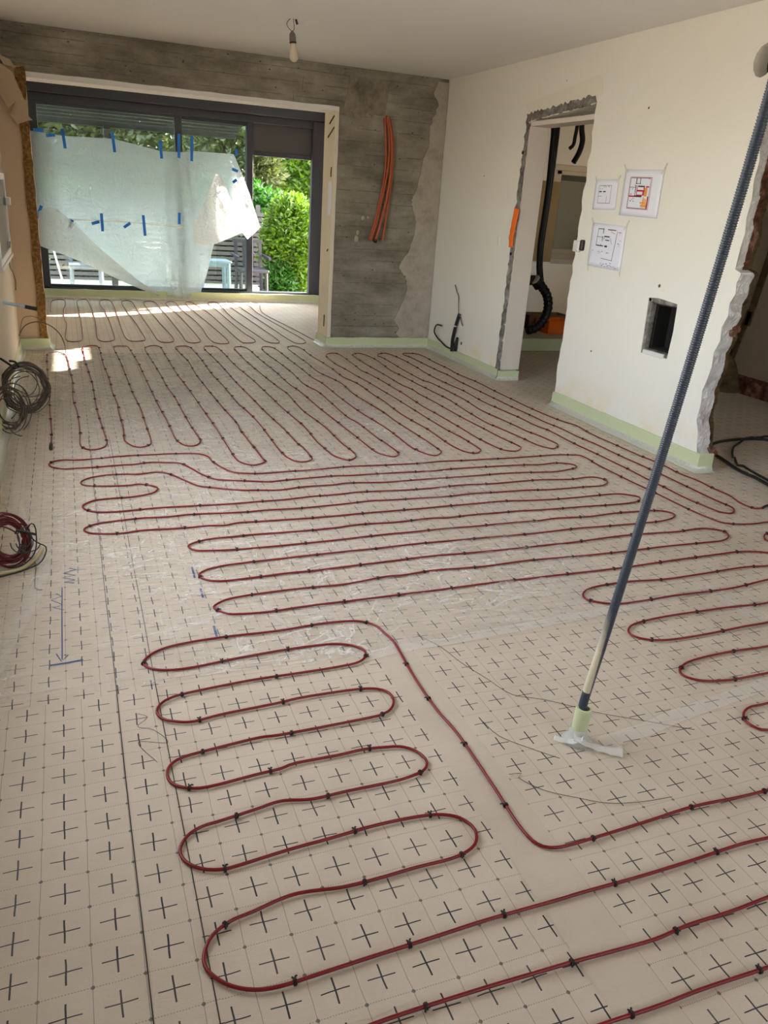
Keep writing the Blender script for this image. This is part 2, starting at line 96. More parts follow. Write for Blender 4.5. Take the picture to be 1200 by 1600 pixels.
HALLWIN = [(6.17,7.88,2.056),(6.691,7.88,2.018),(6.14,7.88,0.928),(6.741,7.88,0.935),(6.304,7.88,1.958),(6.656,7.88,1.937),(6.289,7.88,1.0)]
LEFTWIN = [(-0.29,5.689,1.456),(-0.29,6.875,1.404),(-0.29,6.32,0.904),(-0.29,4.774,0.92),(-0.29,5.644,1.338),(-0.29,6.518,1.326)]
PLAN_A = [(3.815,3.502,1.72),(3.815,3.243,1.724),(3.815,3.222,1.523),(3.815,3.51,1.518)]
PIPE = [(-0.31,4.6,0.618),(-0.195,4.6,0.598),(-0.07,4.6,0.573)]
W1 = [(-0.281,5.9,0.156),(-0.232,5.9,0.24),(-0.14,5.9,0.28),(-0.038,5.9,0.259),(0.046,5.9,0.186),(0.086,5.9,0.084)]
LW = [(-0.285,5.963,1.184),(-0.285,5.87,0.986),(-0.285,5.336,0.754),(-0.285,6.036,0.604),(-0.285,5.872,0.526)]
POLE = [(1.4843,-0.2025,0.132),(1.4999,-0.2159,0.331),(1.5117,-0.2263,0.489),(1.5215,-0.235,0.624),(1.5344,-0.2468,0.809),(1.546,-0.2578,0.985),(1.5573,-0.2687,1.164),(1.5672,-0.2786,1.329),(1.5747,-0.2863,1.46),(1.5816,-0.2935,1.585),(1.5882,-0.3006,1.71)]

# ---------------------------------------------------------------- helpers
def srgb(r, g, b):
    f = lambda c: c/12.92 if c <= 0.04045 else ((c+0.055)/1.055)**2.4
    return (f(r/255), f(g/255), f(b/255), 1)
class NT:
    def __init__(s, name):
        s.m = bpy.data.materials.new(name); s.m.use_nodes = True
        s.t = s.m.node_tree; s.b = s.t.nodes['Principled BSDF']; s.o = s.t.nodes['Material Output']
    def n(s, t): return s.t.nodes.new(t)
    def set(s, sock, v):
        if isinstance(v, bpy.types.NodeSocket): s.t.links.new(v, sock)
        elif v is not None: sock.default_value = v
    def math(s, op, a, b=None, c=None, clamp=False):
        x = s.n('ShaderNodeMath'); x.operation = op; x.use_clamp = clamp
        s.set(x.inputs[0], a); s.set(x.inputs[1], b)
        if c is not None: s.set(x.inputs[2], c)
        return x.outputs[0]
    def mix(s, f, a, b, typ='MIX'):
        x = s.n('ShaderNodeMix'); x.data_type = 'RGBA'; x.blend_type = typ
        s.set(x.inputs[0], f); s.set(x.inputs[6], a); s.set(x.inputs[7], b)
        return x.outputs[2]
    def coord(s, kind='Object'): return s.n('ShaderNodeTexCoord').outputs[kind]
    def map(s, v, scale=(1, 1, 1), loc=(0, 0, 0), rot=(0, 0, 0)):
        x = s.n('ShaderNodeMapping'); s.set(x.inputs[0], v)
        x.inputs['Scale'].default_value = scale; x.inputs['Location'].default_value = loc; x.inputs['Rotation'].default_value = rot
        return x.outputs[0]
    def noise(s, v, scale=5, detail=4, rough=0.55, dist=0):
        x = s.n('ShaderNodeTexNoise'); s.set(x.inputs['Vector'], v)
        x.inputs['Scale'].default_value = scale; x.inputs['Detail'].default_value = detail
        x.inputs['Roughness'].default_value = rough; x.inputs['Distortion'].default_value = dist
        return x.outputs[0]
    def voro(s, v, scale=5):
        x = s.n('ShaderNodeTexVoronoi'); s.set(x.inputs['Vector'], v); x.inputs['Scale'].default_value = scale
        return x.outputs[0]
    def ramp(s, f, stops):
        x = s.n('ShaderNodeValToRGB'); s.set(x.inputs[0], f); e = x.color_ramp.elements
        while len(e) < len(stops): e.new(0.5)
        for q, (p, c) in zip(e, stops):
            q.position = p; q.color = c if len(c) == 4 else (*c, 1)
        return x.outputs[0]
    def bump(s, h, strength=0.3, dist=0.01, normal=None):
        x = s.n('ShaderNodeBump'); s.set(x.inputs['Height'], h)
        x.inputs['Strength'].default_value = strength; x.inputs['Distance'].default_value = dist
        if normal is not None: s.set(x.inputs['Normal'], normal)
        return x.outputs[0]
    def sep(s, v):
        x = s.n('ShaderNodeSeparateXYZ'); s.set(x.inputs[0], v); return x.outputs
    def P(s, **k):
        for a, v in k.items(): s.set(s.b.inputs[a.replace('_', ' ')], v)
        return s.m
G = lambda v: (v, v, v, 1)
def plain(name, col, rough=0.5, metal=0, bump=0, bscale=60, spec=0.5, var=0.0):
    t = NT(name); v = t.coord()
    c = col
    if var:
        c = t.mix(t.noise(v, 6, 5), tuple(x*(1-var) for x in col[:3])+(1,), tuple(min(1, x*(1+var)) for x in col[:3])+(1,))
    t.P(Base_Color=c, Roughness=rough, Metallic=metal, Specular_IOR_Level=spec)
    if bump: t.P(Normal=t.bump(t.noise(v, bscale, 5), bump, 0.005))
    return t.m

class MB:
    def __init__(s): s.v = []; s.f = []
    def add(s, v, f):
        o = len(s.v); s.v += [tuple(p) for p in v]; s.f += [tuple(i+o for i in q) for q in f]; return s
    def box(s, lo, hi):
        x0, y0, z0 = lo; x1, y1, z1 = hi
        return s.add([(x0,y0,z0),(x1,y0,z0),(x1,y1,z0),(x0,y1,z0),(x0,y0,z1),(x1,y0,z1),(x1,y1,z1),(x0,y1,z1)],
              [(0,3,2,1),(4,5,6,7),(0,1,5,4),(1,2,6,5),(2,3,7,6),(3,0,4,7)])
    def bar(s, a, b, w, h=None):
        h = h or w; a = Vector(a); b = Vector(b); d = (b-a).normalized()
        u = d.cross(Vector((0, 0, 1)))
        if u.length < 1e-3: u = Vector((1, 0, 0))
        u.normalize(); n = u.cross(d)
        vs = [p + u*su*w/2 + n*sn*h/2 for p in (a, b) for su, sn in ((-1,-1),(1,-1),(1,1),(-1,1))]
        return s.add(vs, [(0,1,2,3),(7,6,5,4),(0,4,5,1),(1,5,6,2),(2,6,7,3),(3,7,4,0)])
    def tube(s, pts, r, n=8, closed=False, cap=True):
        pts = [Vector(p) for p in pts]; L = len(pts); rs = r if isinstance(r, (list, tuple)) else [r]*L
        rings = []; prev = None
        for i, p in enumerate(pts):
            if closed: t = pts[(i+1) % L]-pts[i-1]
            else: t = pts[min(i+1, L-1)]-pts[max(i-1, 0)]
            if t.length < 1e-9: t = Vector((0, 0, 1))
            t.normalize()
            if prev is None:
                u = t.orthogonal() if abs(t.z) > 0.7 else t.cross(Vector((0, 0, 1)))
            else: u = prev - t*prev.dot(t)
            if u.length < 1e-6: u = t.orthogonal()
            u.normalize(); w = t.cross(u); prev = u
            rings.append([p + (u*math.cos(2*math.pi*k/n) + w*math.sin(2*math.pi*k/n))*rs[i] for k in range(n)])
        fs = []
        for i in range(L if closed else L-1):
            a = i*n; b = ((i+1) % L)*n
            for k in range(n): fs.append((a+k, a+(k+1) % n, b+(k+1) % n, b+k))
        if cap and not closed:
            fs.append(tuple(reversed(range(n)))); fs.append(tuple((L-1)*n+k for k in range(n)))
        return s.add([q for g in rings for q in g], fs)
    def lathe(s, c, prof, n=20, axis=None):
        c = Vector(c); M = Matrix.Identity(3)
        if axis is not None: M = Vector(axis).to_track_quat('Z', 'Y').to_matrix()
        vs = [c + M @ Vector((r*math.cos(2*math.pi*k/n), r*math.sin(2*math.pi*k/n), z)) for r, z in prof for k in range(n)]
        fs = [(i*n+k, i*n+(k+1) % n, (i+1)*n+(k+1) % n, (i+1)*n+k) for i in range(len(prof)-1) for k in range(n)]
        fs.append(tuple(reversed(range(n)))); fs.append(tuple((len(prof)-1)*n+k for k in range(n)))
        return s.add(vs, fs)
    def prism(s, loops, to3, t0, t1):
        """outline with holes (2-D loops) extruded from t0 to t1; to3(u, v, t) places it"""
        flat = [p for l in loops for p in l]; N = len(flat)
        tris = tessellate_polygon([[Vector((p[0], p[1], 0)) for p in l] for l in loops])
        vs = [to3(p[0], p[1], t0) for p in flat] + [to3(p[0], p[1], t1) for p in flat]
        fs = [tuple(t) for t in tris] + [tuple(i+N for i in reversed(t)) for t in tris]
        o = 0
        for l in loops:
            n = len(l)
            for k in range(n): a = o+k; b = o+(k+1) % n; fs.append((a, b, b+N, a+N))
            o += n
        return s.add(vs, fs)
    def grid(s, fn, nu, nv):
        vs = [fn(i/nu, j/nv) for j in range(nv+1) for i in range(nu+1)]
        fs = [(j*(nu+1)+i, j*(nu+1)+i+1, (j+1)*(nu+1)+i+1, (j+1)*(nu+1)+i) for j in range(nv) for i in range(nu)]
        return s.add(vs, fs)
    def ribbon(s, pts, w, z=0.0015):
        vs = []; L = len(pts)
        for i, p in enumerate(pts):
            a = Vector(pts[max(i-1, 0)][:2]); b = Vector(pts[min(i+1, L-1)][:2]); t = (b-a).normalized(); n = Vector((-t.y, t.x))
            for sg in (-1, 1): vs.append((p[0]+n.x*w/2*sg, p[1]+n.y*w/2*sg, z))
        return s.add(vs, [(2*i, 2*i+1, 2*i+3, 2*i+2) for i in range(L-1)])
    def build(s, name, mat, parent=None, smooth=False, bevel=0, fix=True, solid=0, angle=None):
        me = bpy.data.meshes.new(name); me.from_pydata(s.v, [], s.f)
        bm = bmesh.new(); bm.from_mesh(me)
        if fix: bmesh.ops.recalc_face_normals(bm, faces=bm.faces)
        if bevel:
            es = [e for e in bm.edges if len(e.link_faces) == 2 and e.calc_face_angle(0) > 0.6]
            bmesh.ops.bevel(bm, geom=es, offset=bevel, segments=1, affect='EDGES', clamp_overlap=True)
        bm.to_mesh(me); bm.free()
        if smooth:
            for p in me.polygons: p.use_smooth = True
            if angle: me.set_sharp_from_angle(angle=angle)
        me.materials.append(mat)
        o = bpy.data.objects.new(name, me); COL.objects.link(o); o.parent = parent
        if solid:
            md = o.modifiers.new('thickness', 'SOLIDIFY'); md.thickness = solid; md.offset = 0
        return o
def empty(name, loc=(0, 0, 0)):
    o = bpy.data.objects.new(name, None); COL.objects.link(o); o.location = loc; o.empty_display_size = 0.1; return o
def tag(o, label, cat, group=None, kind=None):
    o['label'] = label; o['category'] = cat
    if group: o['group'] = group
    if kind: o['kind'] = kind
    return o
def struct(o, label=None):
    o['kind'] = 'structure'
    if label: o['label'] = label
    return o
def part(o, label): o['label'] = label; return o
def smoothpath(pts, step, closed=False):
    """Catmull-Rom through 2-D/3-D points, resampled every step"""
    P = [Vector(p) for p in pts]; out = []
    L = len(P)
    for i in range(L-1):
        p0 = P[max(i-1, 0)]; p1 = P[i]; p2 = P[i+1]; p3 = P[min(i+2, L-1)]
        n = max(1, int((p2-p1).length/step))
        for k in range(n):
            t = k/n
            out.append(0.5*((2*p1) + (p2-p0)*t + (2*p0-5*p1+4*p2-p3)*t*t + (3*p1-p0-3*p2+p3)*t**3))
    out.append(P[-1]); return out
def rag(a, b, n, amp, seed, frac=True):
    """ragged polyline between 2-D points"""
    rnd = random.Random(seed); out = []
    for i in range(n):
        t = i/n; d = (b[0]-a[0], b[1]-a[1]); l = math.hypot(*d) or 1
        o = rnd.uniform(-amp, amp) if i else 0
        out.append((a[0]+d[0]*t - d[1]/l*o, a[1]+d[1]*t + d[0]/l*o))
    return out

# ---------------------------------------------------------------- materials
def mat_membrane(name, px, py, printed=True, tint=1.0):
    t = NT(name); v = t.coord()
    wob = t.noise(v, 9, 2); w2 = t.noise(t.map(v, (1, 1, 1), (7, 3, 0)), 9, 2)
    x, y, z = t.sep(v)
    x = t.math('ADD', x, t.math('MULTIPLY_ADD', wob, 0.008, -0.004 - px)); y = t.math('ADD', y, t.math('MULTIPLY_ADD', w2, 0.008, -0.004 - py))
    base = t.ramp(t.noise(v, 3.0, 6, 0.6), [(0.3, srgb(201*tint, 189*tint, 171*tint)), (0.7, srgb(217*tint, 206*tint, 190*tint))])
    fib = t.noise(v, 190, 4, 0.7)
    base = t.mix(t.math('MULTIPLY', fib, 0.35), base, srgb(186, 168, 142))
    col = base
    if printed:
        sx = t.math('MULTIPLY', x, 10); sy = t.math('MULTIPLY', y, 10)
        gx = t.math('ABSOLUTE', t.math('SUBTRACT', t.math('FRACT', t.math('ADD', sx, 0.5)), 0.5))   # distance to grid line
        gy = t.math('ABSOLUTE', t.math('SUBTRACT', t.math('FRACT', t.math('ADD', sy, 0.5)), 0.5))
        cx = t.math('SUBTRACT', 0.5, gx); cy = t.math('SUBTRACT', 0.5, gy)                          # distance to cell centre
        lt = lambda a, b: t.math('LESS_THAN', a, b)
        dash = lt(t.math('FRACT', t.math('MULTIPLY', x, 170)), 0.55)
        lx = lt(gx, 0.0085); ly = t.math('MULTIPLY', lt(gy, 0.011), dash)
        r = t.math('SQRT', t.math('ADD', t.math('MULTIPLY', gx, gx), t.math('MULTIPLY', gy, gy)))
        dot = lt(r, 0.042)
        cv = t.math('MULTIPLY', lt(cx, 0.019), lt(cy, 0.30)); ch = t.math('MULTIPLY', lt(cy, 0.0145), lt(cx, 0.31))
        fade = t.math('MULTIPLY_ADD', t.noise(v, 5, 3), 0.4, 0.76, clamp=True)
        col = t.mix(t.math('MULTIPLY', t.math('MAXIMUM', lx, ly), 0.5), col, srgb(78, 74, 72))
        col = t.mix(t.math('MULTIPLY', dot, 0.75), col, srgb(70, 66, 66))
        col = t.mix(t.math('MULTIPLY', t.math('MAXIMUM', cv, ch), fade), col, srgb(30, 33, 48))
    crease = t.noise(t.map(v, (1.6, 5, 1), rot=(0, 0, 0.5)), 3, 6, 0.65, 1.2)
    bn = t.bump(t.math('ADD', t.math('MULTIPLY', crease, 0.9), t.math('MULTIPLY', fib, 0.12)), 0.35, 0.02)
    t.P(Base_Color=col, Roughness=0.62, Specular_IOR_Level=0.35, Normal=bn, Coat_Weight=0.18, Coat_Roughness=0.28)
    return t.m
M_memA = mat_membrane('membrane_print', 0, 0)
M_memB = mat_membrane('membrane_print_offset', 0.058, 0.064)
M_memC = mat_membrane('membrane_print_shifted', 0.015, 0.032, tint=0.985)
M_memP = mat_membrane('membrane_blank', 0, 0, printed=False, tint=0.98)

def mat_concrete():
    t = NT('board_formed_concrete'); v = t.coord(); x, y, z = t.sep(v)
    streak = t.noise(t.map(v, (1.0, 1.0, 2.6)), 3.4, 8, 0.72)
    big = t.noise(v, 1.7, 5, 0.6)
    c = t.ramp(t.math('MULTIPLY_ADD', streak, 0.55, t.math('MULTIPLY', big, 0.45)),
               [(0.32, srgb(98, 91, 79)), (0.45, srgb(130, 122, 107)), (0.56, srgb(154, 146, 131)), (0.70, srgb(182, 174, 159))])
    # board joints every 11 cm
    wz = t.math('ADD', z, t.math('MULTIPLY_ADD', t.noise(t.map(v, (0.6, 0.6, 3)), 2, 2), 0.03, -0.015))
    g = t.math('ABSOLUTE', t.math('SUBTRACT', t.math('FRACT', t.math('MULTIPLY', wz, 9.0)), 0.5))
    line = t.math('MULTIPLY', t.math('GREATER_THAN', g, 0.475), t.math('GREATER_THAN', t.noise(t.map(v, (2, 2, 9)), 2.5, 3), 0.47))
    c = t.mix(t.math('MULTIPLY', line, 0.42), c, srgb(64, 58, 50))
    pit = t.voro(t.map(v, (1, 1, 1.6)), 9)
    pits = t.math('LESS_THAN', pit, 0.09)
    c = t.mix(t.math('MULTIPLY', pits, 0.7), c, srgb(50, 45, 38))
    sp = t.math('GREATER_THAN', t.noise(v, 26, 5, 0.7), 0.70)
    c = t.mix(t.math('MULTIPLY', sp, 0.5), c, srgb(176, 168, 154))
    h = t.math('ADD', t.math('MULTIPLY', streak, 0.6), t.math('MULTIPLY', t.noise(v, 45, 5), 0.4))
    h = t.math('SUBTRACT', h, t.math('ADD', t.math('MULTIPLY', line, 0.6), t.math('MULTIPLY', pits, 0.7)))
    t.P(Base_Color=c, Roughness=0.9, Specular_IOR_Level=0.2, Normal=t.bump(h, 0.5, 0.015))
    return t.m
M_conc = mat_concrete()
def mat_painted(name, a, b, stain=None, bump=0.12):
    t = NT(name); v = t.coord(); x, y, z = t.sep(v)
    c = t.mix(t.noise(v, 1.3, 5, 0.6), a, b)
    if stain:                                         # damp yellow stain rising irregularly from the floor
        k = t.math('MULTIPLY', t.math('SUBTRACT', t.noise(t.map(v, (1, 1.5, 2)), 2.2, 4), 0.46), 4.0, clamp=True)
        lowz = t.math('SUBTRACT', 1.0, t.math('MULTIPLY', z, 3.2), clamp=True)
        c = t.mix(t.math('MULTIPLY', k, lowz), c, stain)
    spk = t.math('GREATER_THAN', t.noise(v, 34, 4, 0.6), 0.735)
    c = t.mix(t.math('MULTIPLY', spk, 0.18), c, srgb(150, 138, 116))
    h = t.math('ADD', t.noise(v, 3, 5), t.math('MULTIPLY', t.noise(v, 40, 4), 0.2))
    t.P(Base_Color=c, Roughness=0.75, Specular_IOR_Level=0.25, Normal=t.bump(h, bump, 0.02))
    return t.m
M_wall = mat_painted('cream_wall_paint', srgb(239, 234, 220), srgb(244, 241, 231), stain=srgb(232, 208, 140))
M_wallL = mat_painted('beige_wall_paint', srgb(206, 190, 166), srgb(216, 203, 182))
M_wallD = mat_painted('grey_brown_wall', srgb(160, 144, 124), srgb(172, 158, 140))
M_ceil = mat_painted('ceiling_paint', srgb(236, 232, 226), srgb(241, 238, 233), bump=0.05)
M_white = mat_painted('white_plaster', srgb(232, 228, 220), srgb(242, 238, 232), bump=0.4)
M_jamb = mat_painted('greige_jamb_paint', srgb(224, 212, 198), srgb(230, 220, 208))
def mat_rough(name, stops, scale=9, strength=0.9):
    t = NT(name); v = t.coord(); n = t.noise(v, scale, 7, 0.68)
    t.P(Base_Color=t.ramp(n, stops), Roughness=0.95, Specular_IOR_Level=0.1, Normal=t.bump(t.noise(v, scale*2.4, 7, 0.7), strength, 0.03))
    return t.m
M_mortar = mat_rough('chipped_mortar', [(0.3, srgb(92, 84, 76)), (0.5, srgb(150, 143, 134)), (0.7, srgb(196, 190, 180))], 14)
M_plaster = mat_rough('rough_white_plaster', [(0.3, srgb(188, 182, 178)), (0.5, srgb(224, 220, 218)), (0.75, srgb(238, 236, 234))], 12, 0.8)
M_gplaster = mat_rough('smeared_grey_plaster', [(0.3, srgb(156, 146, 132)), (0.5, srgb(182, 171, 156)), (0.75, srgb(196, 186, 172))], 7, 0.5)
M_brick = mat_rough('broken_brick', [(0.3, srgb(60, 40, 32)), (0.5, srgb(112, 74, 58)), (0.72, srgb(176, 142, 122))], 13)
M_osb = mat_rough('chipboard', [(0.25, srgb(96, 66, 34)), (0.48, srgb(146, 108, 62)), (0.72, srgb(190, 154, 104))], 45, 0.7)
M_kraft = plain('torn_lining_paper', srgb(196, 172, 142), 0.8, bump=0.2, bscale=25, var=0.08)
M_dirtw = mat_rough('dusty_wood', [(0.3, srgb(70, 58, 40)), (0.55, srgb(112, 94, 66)), (0.8, srgb(140, 122, 92))], 10)
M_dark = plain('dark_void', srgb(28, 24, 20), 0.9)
def mat_foam():
    t = NT('green_edge_foam'); v = t.coord()
    c = t.mix(t.noise(v, 4, 5), srgb(194, 204, 156), srgb(213, 220, 184))
    t.P(Base_Color=c, Roughness=0.55, Specular_IOR_Level=0.4, Normal=t.bump(t.noise(v, 14, 4), 0.25, 0.01))
    return t.m
M_foam = mat_foam()
def mat_film(name, op, tint, wr=0.5, sc=1.0, gloss=0.35, crease=0):
    """thin clear polythene: mostly see-through, with sheen and whitened crumple lines standing in for glossy highlights"""
    t = NT(name); v = t.coord()
    w = t.noise(t.map(v, (2.2*sc, 7*sc, 4*sc), rot=(0, 0, 0.35)), 2.4, 4, 0.55, 1.6)
    w2 = t.noise(t.map(v, (9*sc, 3*sc, 4*sc), rot=(0, 0, -0.5)), 2.0, 3, 0.55, 1.2)
    nb = t.bump(t.math('ADD', w, t.math('MULTIPLY', w2, 0.6)), wr, 0.02)
    tr = t.n('ShaderNodeBsdfTransparent'); tr.inputs[0].default_value = (1, 1, 1, 1)
    df = t.n('ShaderNodeBsdfDiffuse'); df.inputs[0].default_value = tint
    gl = t.n('ShaderNodeBsdfGlossy'); gl.inputs['Roughness'].default_value = 0.14; t.set(gl.inputs['Normal'], nb)
    m1 = t.n('ShaderNodeMixShader'); t.set(m1.inputs[0], op); t.set(m1.inputs[1], tr.outputs[0]); t.set(m1.inputs[2], df.outputs[0])
    g = gloss
    if crease:
        a = t.noise(t.map(v, (1.1, 3.6, 1), rot=(0, 0, 0.32)), 2.2, 3, 0.5, 1.4)
        b2 = t.noise(t.map(v, (2.6, 1.1, 1), rot=(0, 0, -0.6)), 1.9, 3, 0.5, 1.6)
        rd = lambda n, p: t.math('POWER', t.math('SUBTRACT', 1.0, t.math('ABSOLUTE', t.math('MULTIPLY_ADD', n, 2.0, -1.0))), p)
        area = t.math('MULTIPLY_ADD', t.noise(t.map(v, (1, 1, 1), (3, 1, 0)), 0.9, 3), 4.0, -1.3, clamp=True)
        k = t.math('MULTIPLY', t.math('ADD', rd(a, 30), t.math('MULTIPLY', rd(b2, 40), 0.8), clamp=True), area)
        t.set(m1.inputs[0], t.math('MULTIPLY_ADD', k, crease, op, clamp=True))  # crease highlights painted in as white diffuse opacity
    fr = t.n('ShaderNodeFresnel'); fr.inputs[0].default_value = 1.5; t.set(fr.inputs['Normal'], nb)
    m2 = t.n('ShaderNodeMixShader'); t.set(m2.inputs[0], t.math('MULTIPLY', fr.outputs[0], g)); t.set(m2.inputs[1], m1.outputs[0]); t.set(m2.inputs[2], gl.outputs[0])
    t.set(t.o.inputs[0], m2.outputs[0]); return t.m
M_film = mat_film('clear_polythene', 0.06, (0.97, 0.95, 0.91, 1), 0.5, gloss=.13, crease=.42)
M_tapecl = mat_film('clear_tape', 0.24, (0.96, 0.94, 0.90, 1), 0.1, 2.0, gloss=.05)
M_masking = plain('cream_masking_tape', srgb(222, 214, 196), .6)
def mat_sheet(name, tr_amt, tint):
    t = NT(name); v = t.coord()
    w = t.noise(t.map(v, (3, 1, 1.6), rot=(0, 0.4, 0)), 1.6, 5, 0.6, 1.2)
    nb = t.bump(t.math('ADD', w, t.math('MULTIPLY', t.noise(t.map(v, (5, 1, 9), rot=(0, 0.7, 0)), 1.4, 4, 0.6, 2.0), 0.5)), 0.75, 0.07)
    tl = t.n('ShaderNodeBsdfTranslucent'); tl.inputs[0].default_value = tint; t.set(tl.inputs['Normal'], nb)
    df = t.n('ShaderNodeBsdfDiffuse'); df.inputs[0].default_value = tint; t.set(df.inputs['Normal'], nb)
    tr = t.n('ShaderNodeBsdfTransparent'); tr.inputs[0].default_value = (0.96, 0.98, 1, 1)
    gl = t.n('ShaderNodeBsdfGlossy'); gl.inputs['Roughness'].default_value = 0.22; t.set(gl.inputs['Normal'], nb)
    a = t.n('ShaderNodeMixShader'); a.inputs[0].default_value = 0.22; t.set(a.inputs[1], tl.outputs[0]); t.set(a.inputs[2], df.outputs[0])
    b = t.n('ShaderNodeMixShader'); b.inputs[0].default_value = tr_amt; t.set(b.inputs[1], a.outputs[0]); t.set(b.inputs[2], tr.outputs[0])
    c = t.n('ShaderNodeMixShader'); c.inputs[0].default_value = 0.06; t.set(c.inputs[1], b.outputs[0]); t.set(c.inputs[2], gl.outputs[0])
    t.set(t.o.inputs[0], c.outputs[0]); return t.m
M_sheet = mat_sheet('milky_plastic_sheet', 0.16, (0.90, 0.955, 1.0, 1))
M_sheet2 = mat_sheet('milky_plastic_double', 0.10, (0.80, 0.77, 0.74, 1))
def mat_glass():
    t = NT('green_tinted_glass')
    tr = t.n('ShaderNodeBsdfTransparent'); tr.inputs[0].default_value = (0.84, 0.91, 0.89, 1)
    gl = t.n('ShaderNodeBsdfGlossy'); gl.inputs['Roughness'].default_value = 0.01; gl.inputs[0].default_value = (0.8, 0.95, 0.88, 1)
    fr = t.n('ShaderNodeFresnel'); fr.inputs[0].default_value = 1.5
    m2 = t.n('ShaderNodeMixShader'); t.set(m2.inputs[0], t.math('MULTIPLY_ADD', fr.outputs[0], 1.0, 0.04)); t.set(m2.inputs[1], tr.outputs[0]); t.set(m2.inputs[2], gl.outputs[0])
    t.set(t.o.inputs[0], m2.outputs[0]); return t.m
M_glass = mat_glass()
M_alu = plain('anthracite_aluminium', srgb(52, 56, 66), 0.42, spec=0.5)
M_screen = plain('dark_grey_screen_fabric', srgb(82, 80, 82), 0.85, bump=0.1, bscale=300)
M_red = plain('red_cable_jacket', srgb(124, 7, 22), 0.36, spec=0.5, var=0.1)
M_black = plain('black_plastic', srgb(22, 21, 22), 0.45)
M_tie = plain('black_tie_wire', srgb(20, 16, 16), 0.5)
M_blackhose = plain('black_conduit', srgb(26, 27, 28), 0.42)
M_orange = plain('orange_conduit', srgb(180, 86, 46), 0.38, var=0.12)
M_bright = plain('bright_orange_plastic', srgb(244, 112, 22), 0.5)
M_blue = plain('blue_masking_tape', srgb(24, 118, 214), 0.6)
M_brass = plain('grey_brown_wire', srgb(92, 80, 70), 0.42)
M_dkred = plain('dark_red_wire', srgb(98, 18, 26), 0.4)
M_pale = plain('pale_stick', srgb(196, 180, 142), 0.5, bump=0.1)
M_paper = plain('white_paper', srgb(240, 241, 250), 0.8, bump=0.05, bscale=8)
M_ink = plain('black_print', srgb(52, 50, 60), 0.9)
M_inkr = plain('red_print', srgb(196, 44, 58), 0.9)
M_inko = plain('orange_print', srgb(240, 170, 90), 0.9)
M_marker = plain('blue_marker_ink', srgb(38, 70, 130), 0.8)
M_pen = plain('dark_pencil_line', srgb(58, 52, 48), 0.8)
M_pvc = plain('white_pvc', srgb(228, 226, 220), 0.35)
M_lblue = plain('pale_blue_conduit', srgb(176, 204, 226), 0.4)
def mat_pole():
    t = NT('grey_corrugated_conduit'); v = t.coord(); x, y, z = t.sep(v)
    # cream tone down one side of the lower length, fading upward
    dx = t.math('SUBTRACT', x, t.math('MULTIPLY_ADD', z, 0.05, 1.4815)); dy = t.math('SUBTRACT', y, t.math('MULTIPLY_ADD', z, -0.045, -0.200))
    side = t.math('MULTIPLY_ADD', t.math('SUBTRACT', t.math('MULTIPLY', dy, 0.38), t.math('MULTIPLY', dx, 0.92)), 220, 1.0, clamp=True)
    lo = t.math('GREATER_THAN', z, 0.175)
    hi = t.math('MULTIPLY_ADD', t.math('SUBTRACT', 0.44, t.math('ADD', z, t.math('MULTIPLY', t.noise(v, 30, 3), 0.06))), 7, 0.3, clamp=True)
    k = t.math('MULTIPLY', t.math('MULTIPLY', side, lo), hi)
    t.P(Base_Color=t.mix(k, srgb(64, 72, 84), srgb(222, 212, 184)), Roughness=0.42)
    return t.m
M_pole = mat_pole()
M_bulb = plain('frosted_bulb_glass', srgb(206, 192, 166), 0.25)
M_socket = plain('grey_socket', srgb(110, 102, 88), 0.5)
def leafmat(name, a, b):
    t = NT(name); v = t.coord()
    c = t.mix(t.noise(v, 7, 3), a, b)
    df = t.n('ShaderNodeBsdfDiffuse'); t.set(df.inputs[0], c)
    tl = t.n('ShaderNodeBsdfTranslucent'); t.set(tl.inputs[0], c)
    gl = t.n('ShaderNodeBsdfGlossy'); gl.inputs['Roughness'].default_value = 0.35
    m1 = t.n('ShaderNodeMixShader'); m1.inputs[0].default_value = 0.4; t.set(m1.inputs[1], df.outputs[0]); t.set(m1.inputs[2], tl.outputs[0])
    m2 = t.n('ShaderNodeMixShader'); m2.inputs[0].default_value = 0.06; t.set(m2.inputs[1], m1.outputs[0]); t.set(m2.inputs[2], gl.outputs[0])
    t.set(t.o.inputs[0], m2.outputs[0]); return t.m
M_leaf = leafmat('glossy_green_leaves', srgb(36, 78, 14), srgb(112, 150, 22))
M_leaf2 = leafmat('mid_green_leaves', srgb(26, 70, 18), srgb(62, 118, 28))
M_leaf3 = leafmat('olive_tree_leaves', srgb(38, 46, 22), srgb(86, 98, 40))
M_bark = plain('grey_bark', srgb(92, 78, 62), 0.9, bump=0.5, bscale=30)
M_fence = plain('grey_fence_slat', srgb(98, 92, 92), 0.7, bump=0.1, bscale=30)
M_terr = plain('terrace_stone', srgb(196, 190, 178), 0.85, bump=0.2, var=0.1)
M_grass = plain('garden_ground', srgb(152, 144, 132), 0.95, bump=0.3, var=0.2)
M_roof = plain('dark_awning_slat', srgb(24, 28, 28), 0.7)
M_house = plain('neighbour_render', srgb(206, 204, 198), 0.85)
M_table = plain('blue_grey_plastic', srgb(110, 132, 146), 0.45)
M_bench = plain('dark_lacquered_wood', srgb(44, 42, 54), 0.4)

# ================================================================= SETTING
ZC = 2.63; XR = 3.82; XL = -0.29; YB = 6.25; YW = 9.87; YF = -3.2
